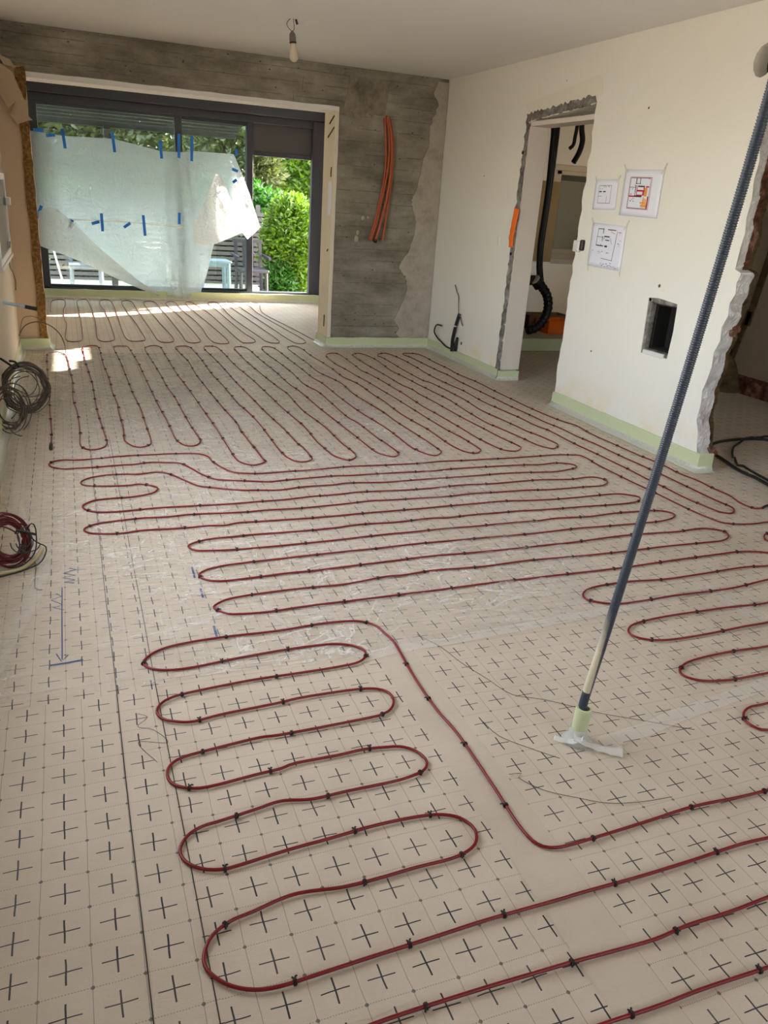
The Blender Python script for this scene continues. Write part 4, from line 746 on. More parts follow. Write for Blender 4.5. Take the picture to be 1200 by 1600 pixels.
# marker and pen lines drawn on the membrane
mk = tag(empty('marker_drawing', (.06, .9, 0)), 'blue marker scribble with a long arrow and bar drawn on the floor', 'drawing')
for nm, pts, w, mt in (('scribble', MARK1, .007, M_marker), ('arrow_shaft', MARK2, .004, M_marker), ('arrow_head', MARK3, .004, M_marker), ('bar', MARK4, .009, M_marker), ('scribble', MARK5, .004, M_marker)):
    o = MB().ribbon([(*p, 0) for p in pts], w, .0024).build(nm, mt, mk, fix=False, solid=.0003); o.matrix_parent_inverse = Matrix.Translation((-.06, -.9, 0))
for p, lb in ((MARK6, 'uppermost of three blue marker dashes left of the red cable bends'), (MARK7, 'middle of three blue marker dashes left of the red cable bends'), (MARK8, 'lowest of three blue marker dashes left of the red cable bends')):
    tag(MB().ribbon([(*q, 0) for q in p], .008, .0024).build('marker_dash', M_marker, fix=False, solid=.0003), lb, 'mark')
for x, lb in ((.203, 'left of the two straight dark pen lines running up the floor'), (.322, 'right of the two straight dark pen lines running up the floor')):
    for (a, b) in ((YF+.1, 3.2),):
        pts = [(x+.004*mnoise.noise((a+(b-a)*i/60*1.3, x*9, 0)), a+(b-a)*i/60, 0) for i in range(61)]
        tag(MB().ribbon(pts, .0026, .0023).build('pen_line', M_pen, fix=False, solid=.0003), lb, 'line')

# ---------------------------------------------------------------- corrugated conduit standing on the floor
pr = tag(empty('corrugated_conduit', (POLE[0][0], POLE[0][1], 0)), 'tall grey corrugated conduit rising from the floor in a green sleeve', 'conduit')
pts = [(1.483, -.204, .015)] + [tuple(p) for p in POLE]
a = Vector(pts[-2]); b = Vector(pts[-1]); dv = (b-a).normalized()
while pts[-1][2] < ZC-.02: pts.append(tuple(Vector(pts[-1])+dv*min(.2, (ZC-pts[-1][2]+.001)/dv.z)))
P = smoothpath(pts, .0019)
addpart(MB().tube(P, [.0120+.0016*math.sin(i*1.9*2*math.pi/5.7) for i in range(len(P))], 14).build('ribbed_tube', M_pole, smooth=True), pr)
sl_ = [(.0225, 0), (.0245, .03), (.0235, .07), (.0245, .11), (.0225, .118), (.016, .118), (.016, .05)]
part(addpart(MB().lathe((1.484, -.204, .001), sl_, 18, Vector((.03, -.02, 1))).build('foam_sleeve', M_foam, smooth=True, angle=.8), pr), 'pale green foam sleeve')
M_crumple = mat_film('crumpled_clear_tape', .42, (.95, .95, .92, 1), .4, 3, gloss=.15)
def strip(a, b, w, z0, z1, seed):
    a = Vector(a); b = Vector(b); d = (b-a).normalized(); n = Vector((-d.y, d.x))
    def fn(u, v):
        p = a.lerp(b, u) + n*w*(v-.5)*(1-.25*math.sin(u*3.1))
        return (p.x+.004*mnoise.noise((u*5, v*3, seed)), p.y+.004*mnoise.noise((u*5, v*3, seed+4)), .005+z0*(1-u)**3+z1*u**4*v+.006*abs(mnoise.noise((u*4, v*2.5, seed+8)))+.006*math.sin(v*3.14))
    return MB().grid(fn, 18, 8)
part(addpart(strip((1.455, -.222), (1.578, -.300), .042, .030, .012, 1).build('tape_collar', M_crumple, smooth=True, fix=False, solid=.0006), pr), 'crumpled clear tape strip at the sleeve foot')
part(addpart(strip((1.478, -.238), (1.418, -.180), .036, .028, .004, 5).build('tape_collar', M_crumple, smooth=True, fix=False, solid=.0006), pr), 'crumpled clear tape strip wrapping the sleeve foot')
part(addpart(MB().lathe((1.484, -.204, .004), [(.046, 0), (.034, .006), (.0275, .022), (.0262, .045), (.0255, .045), (.0262, .022)], 18).build('tape_wrap', M_crumple, smooth=True), pr), 'clear tape wrapped round the sleeve foot')

# ---------------------------------------------------------------- ceiling bulb
bx, by = 1.77, 4.53
lb_ = tag(empty('light_bulb', (bx, by, ZC)), 'bare light bulb hanging on its wires from the ceiling', 'light bulb')
ax = Vector((.10, .0, -1))
def lpart(mb, nm, mt, **k): o = mb.build(nm, mt, lb_, **k); o.matrix_parent_inverse = Matrix.Translation((-bx, -by, -ZC)); return o
for s in (-1, 1): lpart(MB().tube(smoothpath([(bx+.010*s, by, ZC), (bx+.026*s-.006, by+.01, ZC-.03), (bx+.02*s, by, ZC-.06), (bx+.003*s+.004, by, ZC-.075)], .006), .0022, 6), 'wire', M_brass, smooth=True)
lpart(MB().lathe((bx+.005, by, ZC-.074), [(.006, 0), (.012, .008), (.021, .02), (.023, .045), (.024, .07), (.022, .072)], 18, ax), 'socket', M_socket, smooth=True, angle=.7)
lpart(MB().lathe((bx+.0125, by, ZC-.142), [(.024, 0), (.0255, .002), (.0255, .009), (.02, .010)], 18, ax), 'socket_ring', M_black, smooth=True, angle=.7)
lpart(MB().lathe((bx+.0135, by, ZC-.150), [(.019, 0), (.020, .02), (.025, .045), (.032, .068), (.034, .085), (.029, .104), (.015, .117), (.003, .12)], 22, ax), 'glass_bulb', M_bulb, smooth=True)
lpart(MB().bar((bx+.03, by, ZC), (bx+.042, by, ZC-.03), .014, .012), 'connector_block', M_black)

# ---------------------------------------------------------------- orange conduits on the concrete
labs = ('orange conduit with an open mouth at its lower end on the concrete pillar', 'rear orange conduit in the middle of the bundle on the pillar', 'rightmost orange conduit of the bundle, ending apart from the others', 'leftmost orange conduit of the bundle on the concrete pillar')
for pts, lb, r in zip((OR2, OR1, OR3, OR4), labs, (.0125, .0115, .0115, .0115)):
    P = smoothpath(pts, .0035)
    P = [Vector((p.x, p.y + .02*math.sin(i/len(P)*3.14) - .02, p.z)) for i, p in enumerate(P)]
    root = tag(empty('orange_conduit', tuple(P[0])), lb, 'conduit', 'orange conduits hanging on the concrete pillar')
    o = MB().tube(P, [r+.0008*math.sin(i*2.1) for i in range(len(P))], 10, cap=False).build('ribbed_tube', M_orange, root, smooth=True); o.matrix_parent_inverse = Matrix.Translation(-P[0])
    t = (P[-1]-P[-4]).normalized(); t2_ = (t*.5+Vector((0, -.9, .25))).normalized() if 'open mouth' in lb else t
    o = part(MB().lathe(P[-1], [(r*1.05, -.004), (r*1.3, .004), (r*1.3, .016), (r*.85, .016), (r*.8, .004)] if 'mouth' not in lb else [(r*.9, -.006), (r*1.55, .0), (r*1.6, .014), (r*1.1, .015), (r*1.05, .002)], 14, t2_).build('cut_end', M_black if 'mouth' in lb else M_orange, root), 'dark cut end'); o.matrix_parent_inverse = Matrix.Translation(-P[0])

# ---------------------------------------------------------------- things on the right wall
def plan(name, y0, y1, z0, z1, skew, label, draw):
    root = tag(empty(name, (XR, (y0+y1)/2, (z0+z1)/2)), label, 'paper', 'building plans taped to the wall')
    inv = Matrix.Translation((-XR, -(y0+y1)/2, -(z0+z1)/2))
    def pt(u, v, o=0.0):                                # u to the right as seen, v upwards
        y = y0+(y1-y0)*u + skew[0]*(v-.5); z = z0+(z1-z0)*v + skew[1]*(u-.5)
        return (XR-.004-.006*abs(math.sin(u*3.1))*(v*.6+.3)-.008*max(0, u-.8)-o, y, z)
    s = MB().grid(lambda u, v: pt(u, v), 12, 8).build('paper_sheet', M_paper, root, fix=False, smooth=True, solid=.0006); s.matrix_parent_inverse = inv
    for mt, segs, nm in draw:
        b = MB()
        for (u0, v0, u1, v1, w) in segs:
            n = 4; pp_ = [pt(u0+(u1-u0)*i/n, v0+(v1-v0)*i/n, .0012) for i in range(n+1)]
            for q, r_ in zip(pp_, pp_[1:]): 
                d = Vector(r_)-Vector(q); nn = Vector((0, -d.z, d.y)).normalized()*w/2
                b.add([Vector(q)-nn, Vector(q)+nn, Vector(r_)+nn, Vector(r_)-nn], [(0, 1, 2, 3)])
        o = b.build(nm, mt, s, fix=False)
    tb = []
    for (u, v, du, dv_) in ((.03, .97, -.10, .14), (.97, .97, .06, .16)) + (((.03, .03, .02, -.16), (.97, .03, .04, -.14)) if 'blue' in label else ()):
        a = Vector(pt(u, v, .001)); c = Vector((XR-.0015, a.y+(y1-y0)*du, a.z+(z1-z0)*dv_))
        d = (c-a).normalized(); nn = Vector((0, -d.z, d.y))*.006
        o = MB().add([a-d*.02-nn, a-d*.02+nn, c+nn, c-nn], [(0, 1, 2, 3)]).build('clear_tape', M_masking, root, fix=False); o.matrix_parent_inverse = inv
    return root
def rect(u0, v0, u1, v1, w): return [(u0, v0, u1, v0, w), (u1, v0, u1, v1, w), (u1, v1, u0, v1, w), (u0, v1, u0, v0, w)]
def scrib(n, u0, v0, u1, v1, w, seed):
    r = random.Random(seed); return [(u, v, u+r.uniform(.02, .05), v+r.uniform(-.012, .012), w) for u, v in ((r.uniform(u0, u1), r.uniform(v0, v1)) for _ in range(n))]
plan('floor_plan', 3.51, 3.236, 1.520, 1.722, (.006, .004), 'small white floor plan sheet with black handwriting, left of the coloured plan',
     [(M_ink, rect(.20, .22, .74, .80, .0025)+[(.2, .45, .36, .45, .002), (.58, .22, .58, .46, .002), (.22, .60, .34, .60, .008), (.40, .60, .52, .60, .008)]+scrib(9, .24, .70, .66, .80, .003, 2), 'black_print')])
plan('floor_plan', 3.181, 2.770, 1.487, 1.785, (.006, -.006), 'large floor plan sheet coloured in red and orange',
     [(M_ink, rect(.20, .18, .72, .82, .003)+[(.36, .82, .36, .70, .008), (.46, .82, .46, .70, .006), (.2, .62, .36, .62, .003), (.36, .66, .36, .52, .008), (.34, .70, .48, .70, .004), (.42, .645, .58, .645, .009), (.34, .435, .54, .435, .010)]+scrib(8, .22, .28, .34, .76, .003, 4), 'black_print'),
      (M_inkr, rect(.185, .165, .745, .835, .003)+[(.2, .43, .36, .43, .009), (.36, .43, .36, .62, .007), (.40, .66, .40, .50, .007), (.40, .55, .60, .55, .009), (.58, .66, .58, .46, .010), (.66, .80, .70, .82, .004), (.70, .44, .70, .18, .011), (.62, .64, .70, .64, .008)]+rect(.40, .46, .56, .56, .006), 'red_print'),
      (M_inko, [(.58+.03*i, .20, .60+.03*i, .42-.02*i, .010) for i in range(4)]+[(.63, .44, .63, .62, .03), (.54, .24, .68, .24, .012), (.52, .30, .66, .30, .010)], 'orange_print')])
plan('floor_plan', 3.470, 3.062, 1.122, 1.425, (.006, -.006), 'blue-white floor plan sheet with handwritten notes, lowest of the three',
     [(M_ink, [(.22, .88, .38, .88, .005), (.50, .88, .74, .88, .006), (.78, .86, .72, .20, .004), (.38, .90, .38, .78, .007), (.22, .88, .20, .50, .004), (.2, .70, .36, .70, .003), (.37, .72, .37, .60, .007), (.2, .50, .42, .50, .007), (.35, .54, .35, .49, .007), (.46, .50, .54, .50, .012), (.42, .72, .58, .72, .008), (.46, .64, .58, .64, .006), (.42, .72, .42, .64, .004), (.60, .70, .66, .56, .003), (.40, .22, .74, .20, .003), (.10, .36, .12, .38, .004)]+scrib(10, .26, .32, .62, .38, .002, 6), 'black_print'),
      (M_marker, scrib(22, .38, .04, .84, .14, .0025, 7)+scrib(6, .82, .50, .90, .86, .0025, 8), 'blue_notes'),
      (M_inkr, [(.60, .84, .72, .80, .003), (.80, .84, .90, .84, .003)], 'red_print')])
sw = tag(empty('wall_switch', (XR, 3.625, 1.25)), 'white light switch hanging loose from the doorway edge beside the plans', 'light switch')
def atp(o, root): o.parent = root; o.matrix_parent_inverse = Matrix.Translation(-root.location); return o
atp(MB().box((XR-.030, 3.575, 1.21), (XR-.004, 3.655, 1.292)).build('switch_plate', M_pvc, bevel=.006), sw)
atp(MB().box((XR-.036, 3.583, 1.222), (XR-.029, 3.640, 1.282)).build('rocker', M_pvc, bevel=.003), sw)
part(atp(MB().box((XR-.026, 3.54, 1.222), (XR+.012, 3.578, 1.30)).build('back_box', M_black, bevel=.008), sw), 'black back box')
so_ = tag(empty('blank_socket_cover', (XR, 4.887, 1.21)), 'small cream blank cover plate on the wall left of the doorway', 'cover plate')
atp(MB().box((XR-.008, 4.853, 1.165), (XR+.001, 4.922, 1.255)).build('cover_plate', M_wall, bevel=.004), so_)
atp(MB().box((XR-.011, 4.868, 1.178), (XR-.007, 4.907, 1.242)).build('cover_inset', M_white, bevel=.002), so_)
def ofl(u, v):
    return (XR-.012-.018*math.sin(u*3.1)-.01*mnoise.noise((u*4, v*6, 1)), 4.665-.075*u+.012*math.sin(v*5)-.015*v, 1.17+.335*v-.02*u*v)
tag(MB().grid(ofl, 8, 18).build('orange_marker_strip', M_bright, smooth=True, fix=False, solid=.003), 'orange plastic strip stuck to the left edge of the doorway', 'strip')
# black cable stub and hooked wire at the wall foot
cs = tag(empty('cable_stub', (XR-.03, 5.54, .1)), 'black cable stub with bare wires rising at the foot of the cream wall', 'cable')
P = smoothpath([(XR-.03, 5.56, .085), (XR-.035, 5.555, .20), (XR-.03, 5.53, .33), (XR-.02, 5.505, .43), (XR-.012, 5.50, .47)], .01)
atp(MB().tube(P, [.017]*len(P), 10).build('sleeve', M_blackhose, smooth=True), cs)
part(atp(MB().lathe((XR-.030, 5.53, .345), [(.019, -.006), (.021, 0), (.019, .006)], 12).build('clamp', M_pvc, smooth=True), cs), 'white cable clamp')
atp(MB().tube(smoothpath([(XR-.02, 5.50, .46), (XR-.03, 5.505, .55), (XR-.012, 5.56, .63), (XR-.02, 5.60, .68), (XR-.015, 5.66, .735)], .01), .0045, 6).build('bare_wire', M_brass, smooth=True), cs)
atp(MB().tube(smoothpath([(XR-.02, 5.50, .47), (XR-.03, 5.43, .43), (XR-.02, 5.39, .37), (XR-.015, 5.43, .39), (XR-.01, 5.49, .46)], .01), .004, 6).build('bare_wire', M_brass, smooth=True), cs)
atp(MB().tube([(XR-.025, 5.49, .10), (XR-.03, 5.485, .17), (XR-.02, 5.48, .24)], [.016, .020, .010], 9).build('wrapped_end', M_black, smooth=True), cs)
tag(MB().tube(smoothpath([(XR-.03, 5.60, .065), (XR-.04, 5.68, .085), (XR-.04, 5.78, .13), (XR-.05, 5.90, .17), (XR-.055, 5.97, .22), (XR-.05, 5.94, .29), (XR-.04, 5.84, .30)], .012), [.011]*8+[.009]*6+[.007]*200, 8).build('hooked_wire', M_black, smooth=True) if False else
    MB().tube(smoothpath([(XR-.03, 5.60, .105), (XR-.04, 5.68, .11), (XR-.04, 5.78, .13), (XR-.05, 5.90, .17), (XR-.055, 5.97, .22), (XR-.05, 5.94, .29), (XR-.04, 5.84, .30)], .012), .008, 8).build('hooked_wire', M_black, smooth=True), 'black wire bent into a hook at the wall foot beside the cable stub', 'wire')

# ---------------------------------------------------------------- room behind the doorway
for nm, pts, r, lb in (('hanging_conduit', HOSEV, .030, 'long black conduit hanging from the ceiling behind the doorway to the hose bend'), ('hanging_conduit', HOSEV2, .022, 'second long black conduit right behind the hanging one'), ('hanging_conduit', HOSE3, .020, 'short thin black conduit end hanging behind the top of the doorway'), ('hanging_conduit', HOSE4, .030, 'thick curved black conduit end hanging near the top right of the doorway'), ('hanging_conduit', HOSE5, .022, 'middling black conduit end hanging beside the long conduits')):
    q = [tuple(p) for p in pts]; q.insert(0, (q[0][0], q[0][1]+.02, ZC-.001))
    P = smoothpath(q, .02); tag(MB().tube(P, r, 10).build(nm, M_blackhose, smooth=True), lb, 'conduit', 'black conduits behind the doorway')
P = smoothpath([tuple(p) for p in HOSELOOP], .012)
hs = tag(empty('hose_bend', tuple(P[-1])), 'thick black corrugated hose bent in a half circle behind the doorway', 'hose')
atp(MB().tube(P, [.052+.004*math.sin(i*1.6) for i in range(len(P))], 12).build('ribbed_hose', M_blackhose, smooth=True), hs)
atp(MB().lathe(P[1], [(.054, -.012), (.06, 0), (.054, .012)], 14, P[2]-P[0]).build('hose_clamp', M_pvc, smooth=True), hs)
P = smoothpath([tuple(p) for p in HOSELOOP2], .012)
tag(MB().tube(P, .055, 12).build('hose_end', M_blackhose, smooth=True), 'short thick black hose end left of the hose bend', 'hose')
tl_ = tag(empty('power_tool', (5.2, 6.85, .13)), 'red machine standing on the ledge behind the black hose', 'tool')
atp(MB().box((5.05, 6.75, .16), (5.33, 7.0, .42)).build('body', plain('red_machine_paint', srgb(128, 20, 34), .4), bevel=.03), tl_)
atp(MB().lathe((5.2, 6.76, .30), [(.09, -.02), (.10, 0), (.07, .03), (.02, .035)], 14, (0, -1, 0)).build('motor_cap', M_black), tl_)
atp(MB().tube(smoothpath([(5.08, 6.85, .42), (5.1, 6.85, .52), (5.28, 6.85, .52), (5.31, 6.85, .42)], .02), .016, 8).build('handle', M_black, smooth=True), tl_)
atp(MB().box((5.04, 6.76, .13), (5.34, 6.99, .165)).build('foot', M_black, bevel=.006), tl_)
oc = tag(empty('orange_crate', (5.62, 6.55, .13)), 'bright orange box on the ledge behind the doorway', 'box')
atp(MB().prism([[(5.45, 6.40), (5.80, 6.40), (5.80, 6.70), (5.45, 6.70)], [(5.465, 6.415), (5.785, 6.415), (5.785, 6.685), (5.465, 6.685)]], lambda u, v, t: (u, v, t), .132, .285).build('crate_side', M_bright, bevel=.003), oc)
atp(MB().box((5.46, 6.41, .131), (5.79, 6.69, .142)).build('crate_floor', M_bright), oc)
tag(MB().prism([[(5.38, 6.74), (5.98, 6.76), (5.98, 7.06), (5.38, 7.04)], [(5.40, 6.76), (5.96, 6.78), (5.96, 7.04), (5.40, 7.02)]], lambda u, v, t: (u, v, t), .131, .30).build('open_carton', plain('brown_cardboard', srgb(112, 82, 54), .85), bevel=.002), 'open brown carton behind the orange box', 'box')

# ---------------------------------------------------------------- left wall: window, wires, coils
lw = struct(empty('window_3', (XL, 5.2, .9)), 'narrow white framed casement in the left wall')
def lwp(nm, lo, hi, mt, bev=.004): return atp(MB().box(lo, hi).build(nm, mt, bevel=bev), lw)
lwp('frame', (XL-.005, 4.55, .86), (XL+.022, 4.60, 1.48), M_pvc); lwp('frame', (XL-.005, 5.78, .86), (XL+.022, 5.83, 1.48), M_pvc)
lwp('frame', (XL-.005, 4.60, 1.43), (XL+.022, 5.78, 1.48), M_pvc); lwp('frame', (XL-.005, 4.60, .86), (XL+.022, 5.78, .91), M_pvc)
lwp('sill', (XL-.005, 4.5, .83), (XL+.030, 5.88, .862), M_pvc)
lwp('pane', (XL+.002, 4.60, .91), (XL+.008, 5.78, 1.43), plain('grey_shuttered_pane', srgb(120, 128, 134), .2), 0)
part(lwp('latch', (XL+.018, 5.72, 1.24), (XL+.055, 5.80, 1.30), M_pvc), 'white latch')
tag(MB().tube(smoothpath([(XL+.012, 5.86, 1.20), (XL+.02, 5.84, 1.0), (XL+.012, 5.55, .80), (XL+.018, 5.80, .70), (XL+.025, 5.90, .62), (XL+.02, 5.88, .55)], .02), .004, 6).build('loose_wire', M_brass, smooth=True), 'thin grey wire dangling down the left wall below the casement', 'wire')
pp_ = tag(empty('conduit_end', (XL, 4.6, .6)), 'pale blue conduit with a black plug sticking out of the left wall', 'conduit')
P = smoothpath([(XL-.02, 4.6, .615)]+[tuple(p) for p in PIPE], .01)
n = len(P)
atp(MB().tube(P[:int(n*.72)], .012, 10).build('blue_tube', M_lblue, smooth=True), pp_)
atp(MB().tube(P[int(n*.66):], .0135, 10).build('black_plug', M_black, smooth=True), pp_)
tag(MB().tube(smoothpath([tuple(p) for p in W1]+[(.088, 5.9, .02), (.088, 5.9, .006)], .012), .0052, 7).build('arched_wire', M_brass, smooth=True), 'thicker grey wire arching from the left wall over to the floor', 'wire')
tag(MB().tube(smoothpath([(-.275, 5.93, .17), (-.24, 5.93, .30), (-.17, 5.93, .325), (-.10, 5.95, .30)], .012), .0032, 6).build('arched_wire', M_brass, smooth=True), 'thin grey wire arch close to the stub wall', 'wire')
def coil(name, c, axis, R, turns, jit, r, mat, label, seed, flat=1.0, extra=(), n=30):
    rnd = random.Random(seed); Q = Vector(axis).normalized().to_track_quat('Z', 'Y').to_matrix(); c = Vector(c)
    pts = []
    ph = 0
    for k in range(turns):
        rr = R*rnd.uniform(1-jit, 1+jit*.4); off = Vector((rnd.uniform(-1, 1), rnd.uniform(-1, 1), rnd.uniform(-1.4, 1.4)))*R*jit*.5
        tx, ty = rnd.uniform(-.2, .2), rnd.uniform(-.2, .2)
        for i in range(n):
            a = 2*math.pi*i/n; x = rr*math.cos(a); y = rr*math.sin(a)*flat
            pts.append((off, Vector((x, y, x*tx+y*ty))))
    sm = []
    W = n//3
    for i in range(len(pts)):
        o = Vector((0, 0, 0)); cn = 0
        for j in range(max(0, i-W), min(len(pts), i+W), 3): o += pts[j][0]; cn += 1
        sm.append(c + Q @ (pts[i][1]*1.0 + o/max(cn, 1)))
    root = tag(empty(name, tuple(c)), label, 'coil')
    atp(MB().tube(sm, r, 6).build('wire_turns', mat, smooth=True), root)
    for p_, rr, mt, nm in extra: atp(MB().tube(smoothpath(p_, .012), rr, 6).build(nm, mt, smooth=True), root)
    return root
def loops(c, axis, R, n, seed, spread=.35):
    """stray loops of the same wire lying across the coil"""
    rn = random.Random(seed); out = []
    Q = Vector(axis).normalized().to_track_quat('Z', 'Y').to_matrix(); c = Vector(c)
    for k in range(n):
        a0 = rn.uniform(0, 6.28); span = rn.uniform(2.2, 5.2); rr = R*rn.uniform(.75, 1.12); o = Vector((rn.uniform(-1, 1), rn.uniform(-1, 1), rn.uniform(-.5, .5)))*R*spread
        out.append([tuple(c + Q @ (Vector((rr*math.cos(a0+span*i/9)*rn.uniform(.96, 1.04), rr*math.sin(a0+span*i/9)*rn.uniform(.96, 1.04), 0)) + o)) for i in range(10)])
    return out
ax1 = (.3, -1, .22); c1 = (-.155, 3.80, .178)
coil('wire_coil', c1, ax1, .138, 17, .24, .0034, M_brass, 'coil of grey-brown wires standing beside the left wall', 3, 1.08,
     [(p, .0032, M_brass, 'wire_turn') for p in loops(c1, ax1, .125, 9, 4)] +
     [([(-.285, 3.8, .37), (-.25, 3.77, .35), (-.20, 3.77, .31)], .0075, M_black, 'wire_connector'),
      ([(-.235, 3.77, .36), (-.20, 3.77, .355), (-.18, 3.77, .32)], .0075, M_black, 'wire_connector'),
      ([(-.03, 3.79, .12), (-.005, 3.76, .17), (-.010, 3.76, .22), (-.05, 3.77, .26)], .0045, M_brass, 'wire_end')])
ax2 = (.75, -1, .1); c2 = (-.235, 3.40, .15)
coil('wire_coil', c2, ax2, .115, 9, .28, .0034, M_brass, 'flatter bunch of brown wires left of the standing coil', 5, 1.25,
     [(p, .0032, M_brass, 'wire_turn') for p in loops(c2, ax2, .11, 5, 6)] +
     [([(-.25, 3.35, .06), (-.23, 3.30, .03), (-.20, 3.27, .012), (-.17, 3.25, .010)], .003, M_brass, 'wire_end')])
ax3 = (.45, -1, .5); c3 = (-.145, 1.42, .112)
M_green = plain('dark_green_wire', srgb(44, 58, 52), .45)
coil('wire_coil', c3, ax3, .078, 13, .30, .0031, M_dkred, 'tangled coil of dark red wire by the left wall', 8, 1.25,
     [(p, .0030, M_dkred, 'wire_turn') for p in loops(c3, ax3, .075, 8, 9)] +
     [(p, .0026, M_green, 'green_wire') for p in loops((-.085, 1.41, .12), ax3, .045, 4, 12)] +
     [([(-.11, 1.40, .158), (-.07, 1.39, .150), (-.036, 1.38, .142)], .0052, M_black, 'black_plug'),
      ([(-.07, 1.39, .16), (-.05, 1.37, .195), (-.036, 1.37, .17), (-.045, 1.36, .08), (-.09, 1.35, .03), (-.14, 1.35, .02)], .0026, M_black, 'wire_end'),
      ([(-.065, 1.39, .14), (-.04, 1.38, .11), (-.006, 1.38, .085), (-.012, 1.38, .05), (-.04, 1.36, .02), (-.11, 1.33, .008), (-.18, 1.30, .007)], .0028, M_black, 'wire_end')])
tag(MB().tube(smoothpath([(-.20, 1.325, .010), (-.11, 1.345, .011), (-.054, 1.43, .013), (-.028, 1.53, .015)], .02), .0080, 8).build('bent_tube', M_pale, smooth=True), 'pale beige bent tube lying below the tangled red coil', 'tube')
tag(MB().tube(smoothpath([(-.186, 1.459, .0065), (-.115, 1.468, .0065), (-.066, 1.455, .0065), (-.050, 1.373, .0065), (-.050, 1.25, .0065), (-.047, 1.172, .0065), (-.022, 1.155, .0065)], .012), .0020, 6).build('bent_wire', M_brass, smooth=True), 'thin brown wire bent twice on the floor near the blue scribble', 'wire')

# ---------------------------------------------------------------- plastic sheet on the window
def polyl(pts):
    P = [Vector(p) for p in pts]; L = [0]
    for a, b in zip(P, P[1:]): L.append(L[-1]+(b-a).length)
    def f(t):
        s = t*L[-1]
        for i in range(len(P)-1):
            if s <= L[i+1]+1e-9: return P[i].lerp(P[i+1], (s-L[i])/max(1e-9, L[i+1]-L[i]))
        return P[-1]
    return f
ps = tag(empty('plastic_sheet', (1.2, 9.78, .1)), 'milky plastic sheet taped over the garden window', 'plastic sheet')
T = polyl(SHEET_TOP + SHEET_RIGHT[1:5]); B = polyl(SHEET_BOT[:-1] + [SHEET_BOT[-1]] + [SHEET_RIGHT[5], SHEET_RIGHT[4]])
def remap(keys, u):
    for (a, b), (c, d) in zip(keys, keys[1:]):
        if u <= c: return b+(d-b)*(u-a)/(c-a)
    return keys[-1][1]
# matching stations on the top and lower edge
def station(f, target, n=400):
    best = min(range(n+1), key=lambda i: (f(i/n)-Vector(target)).length); return best/n
KT = [(0, 0), (.30, station(T, SHEET_TOP[3])), (.50, station(T, SHEET_TOP[4])), (.60, station(T, SHEET_TOP[5])), (.74, station(T, SHEET_TOP[7])), (1, 1)]
KB = [(0, 0), (.30, station(B, SHEET_BOT[4])), (.50, station(B, SHEET_BOT[6])), (.60, station(B, SHEET_BOT[8])), (.74, station(B, SHEET_BOT[10])), (1, 1)]
def sheetfn(u, v):
    t = T(remap(KT, u)); b = B(remap(KB, u)); p = t.lerp(b, v)
    bulge = .10*math.sin(v*math.pi)*(.6+.4*math.sin(u*9))
    fold = .055*math.sin(u*34+2.5*mnoise.noise((u*5, v*2, 0)))*(.3+.7*v) + .05*mnoise.noise((p.x*2.2, p.z*1.7, 2))
    pinch = .05*math.exp(-((u-.52)/.03)**2)
    flare = .35*max(0, u-.74)*v + .18*max(0, u-.80)
    return (p.x, p.y - .02 - max(0, bulge*.5+fold*(min(1, v*6)) + pinch) - flare, p.z)
atp(MB().grid(sheetfn, 130, 60).build('main_layer', M_sheet, smooth=True, fix=False), ps)
def flap(F_, off, nm, lb, seed):
    a = polyl(F_[0]); b = polyl(F_[1])
    def fn(u, v):
        p = a(u).lerp(b(u), v); return (p.x, p.y - off - .025*math.sin(v*math.pi) - .02*mnoise.noise((p.x*4, p.z*4, seed)), p.z)
    part(atp(MB().grid(fn, 40, 14).build(nm, M_sheet2, smooth=True, fix=False), ps), lb)
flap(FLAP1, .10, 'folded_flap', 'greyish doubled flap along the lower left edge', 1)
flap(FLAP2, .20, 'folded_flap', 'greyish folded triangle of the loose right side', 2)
def seam(u, v): p = Vector((-.06+1.72*u, 0, .985+.03*math.sin(u*2.6)-.03*u)); return (p.x, 9.675+.006*math.sin(u*17), p.z+.022*(v-.5))
part(atp(MB().grid(seam, 40, 1).build('seam_tape', mat_film('yellowed_clear_tape', .42, (.86, .78, .60, 1), .1, 2, gloss=.05), fix=False), ps), 'yellowed clear tape line across the sheet')
for (x0, z0, x1, z1) in TAPES:
    a = Vector((x0, 0, z0)); c = Vector((x1, 0, z1)); d = (c-a).normalized(); nn = Vector((-d.z, 0, d.x))*.018
    yy = 9.66 if z0 < 1.3 or x0 > 2.2 else 9.70
    rows = 6; vs = []
    for i in range(rows+1):
        p = a.lerp(c, i/rows)
        for s in (-1, 1): vs.append((p.x+nn.x*s, yy + .004*math.sin(i*1.3+x0*7), p.z+nn.z*s))
    o = MB().add(vs, [(2*i, 2*i+1, 2*i+3, 2*i+2) for i in range(rows)]).build('tape_strip', M_blue, fix=False, solid=.0006)
    part(atp(o, ps), 'blue masking tape strip')

# ================================================================= GARDEN
struct(MB().box((-3, 10.02, -.30), (9, 15, -.10)).build('terrace', M_terr), 'stone terrace outside the window')
struct(MB().box((-60, -60, -.6), (80, 90, -.32)).build('garden_ground', M_grass))
# dark slatted awning over the left part of the terrace
aw = tag(empty('awning', (.6, 10.1, 2.7)), 'dark slatted terrace roof outside above the left window panes', 'awning')
for i in range(9): atp(MB().box((-1.6, 10.12+i*.175, 2.56-i*.034), (2.75, 10.27+i*.175, 2.59-i*.034)).build('slat', M_roof), aw)
for x in (-1.6, .72, 2.68): atp(MB().bar((x+.035, 10.1, 2.65), (x+.035, 11.72, 2.33), .07, .08).build('beam', M_roof), aw)
for x in (.80, -1.55): atp(MB().box((x, 11.62, -.10), (x+.09, 11.71, 2.26)).build('post', M_roof), aw)
atp(MB().box((-1.6, 11.70, 2.215), (2.75, 11.77, 2.33)).build('gutter', M_roof), aw)
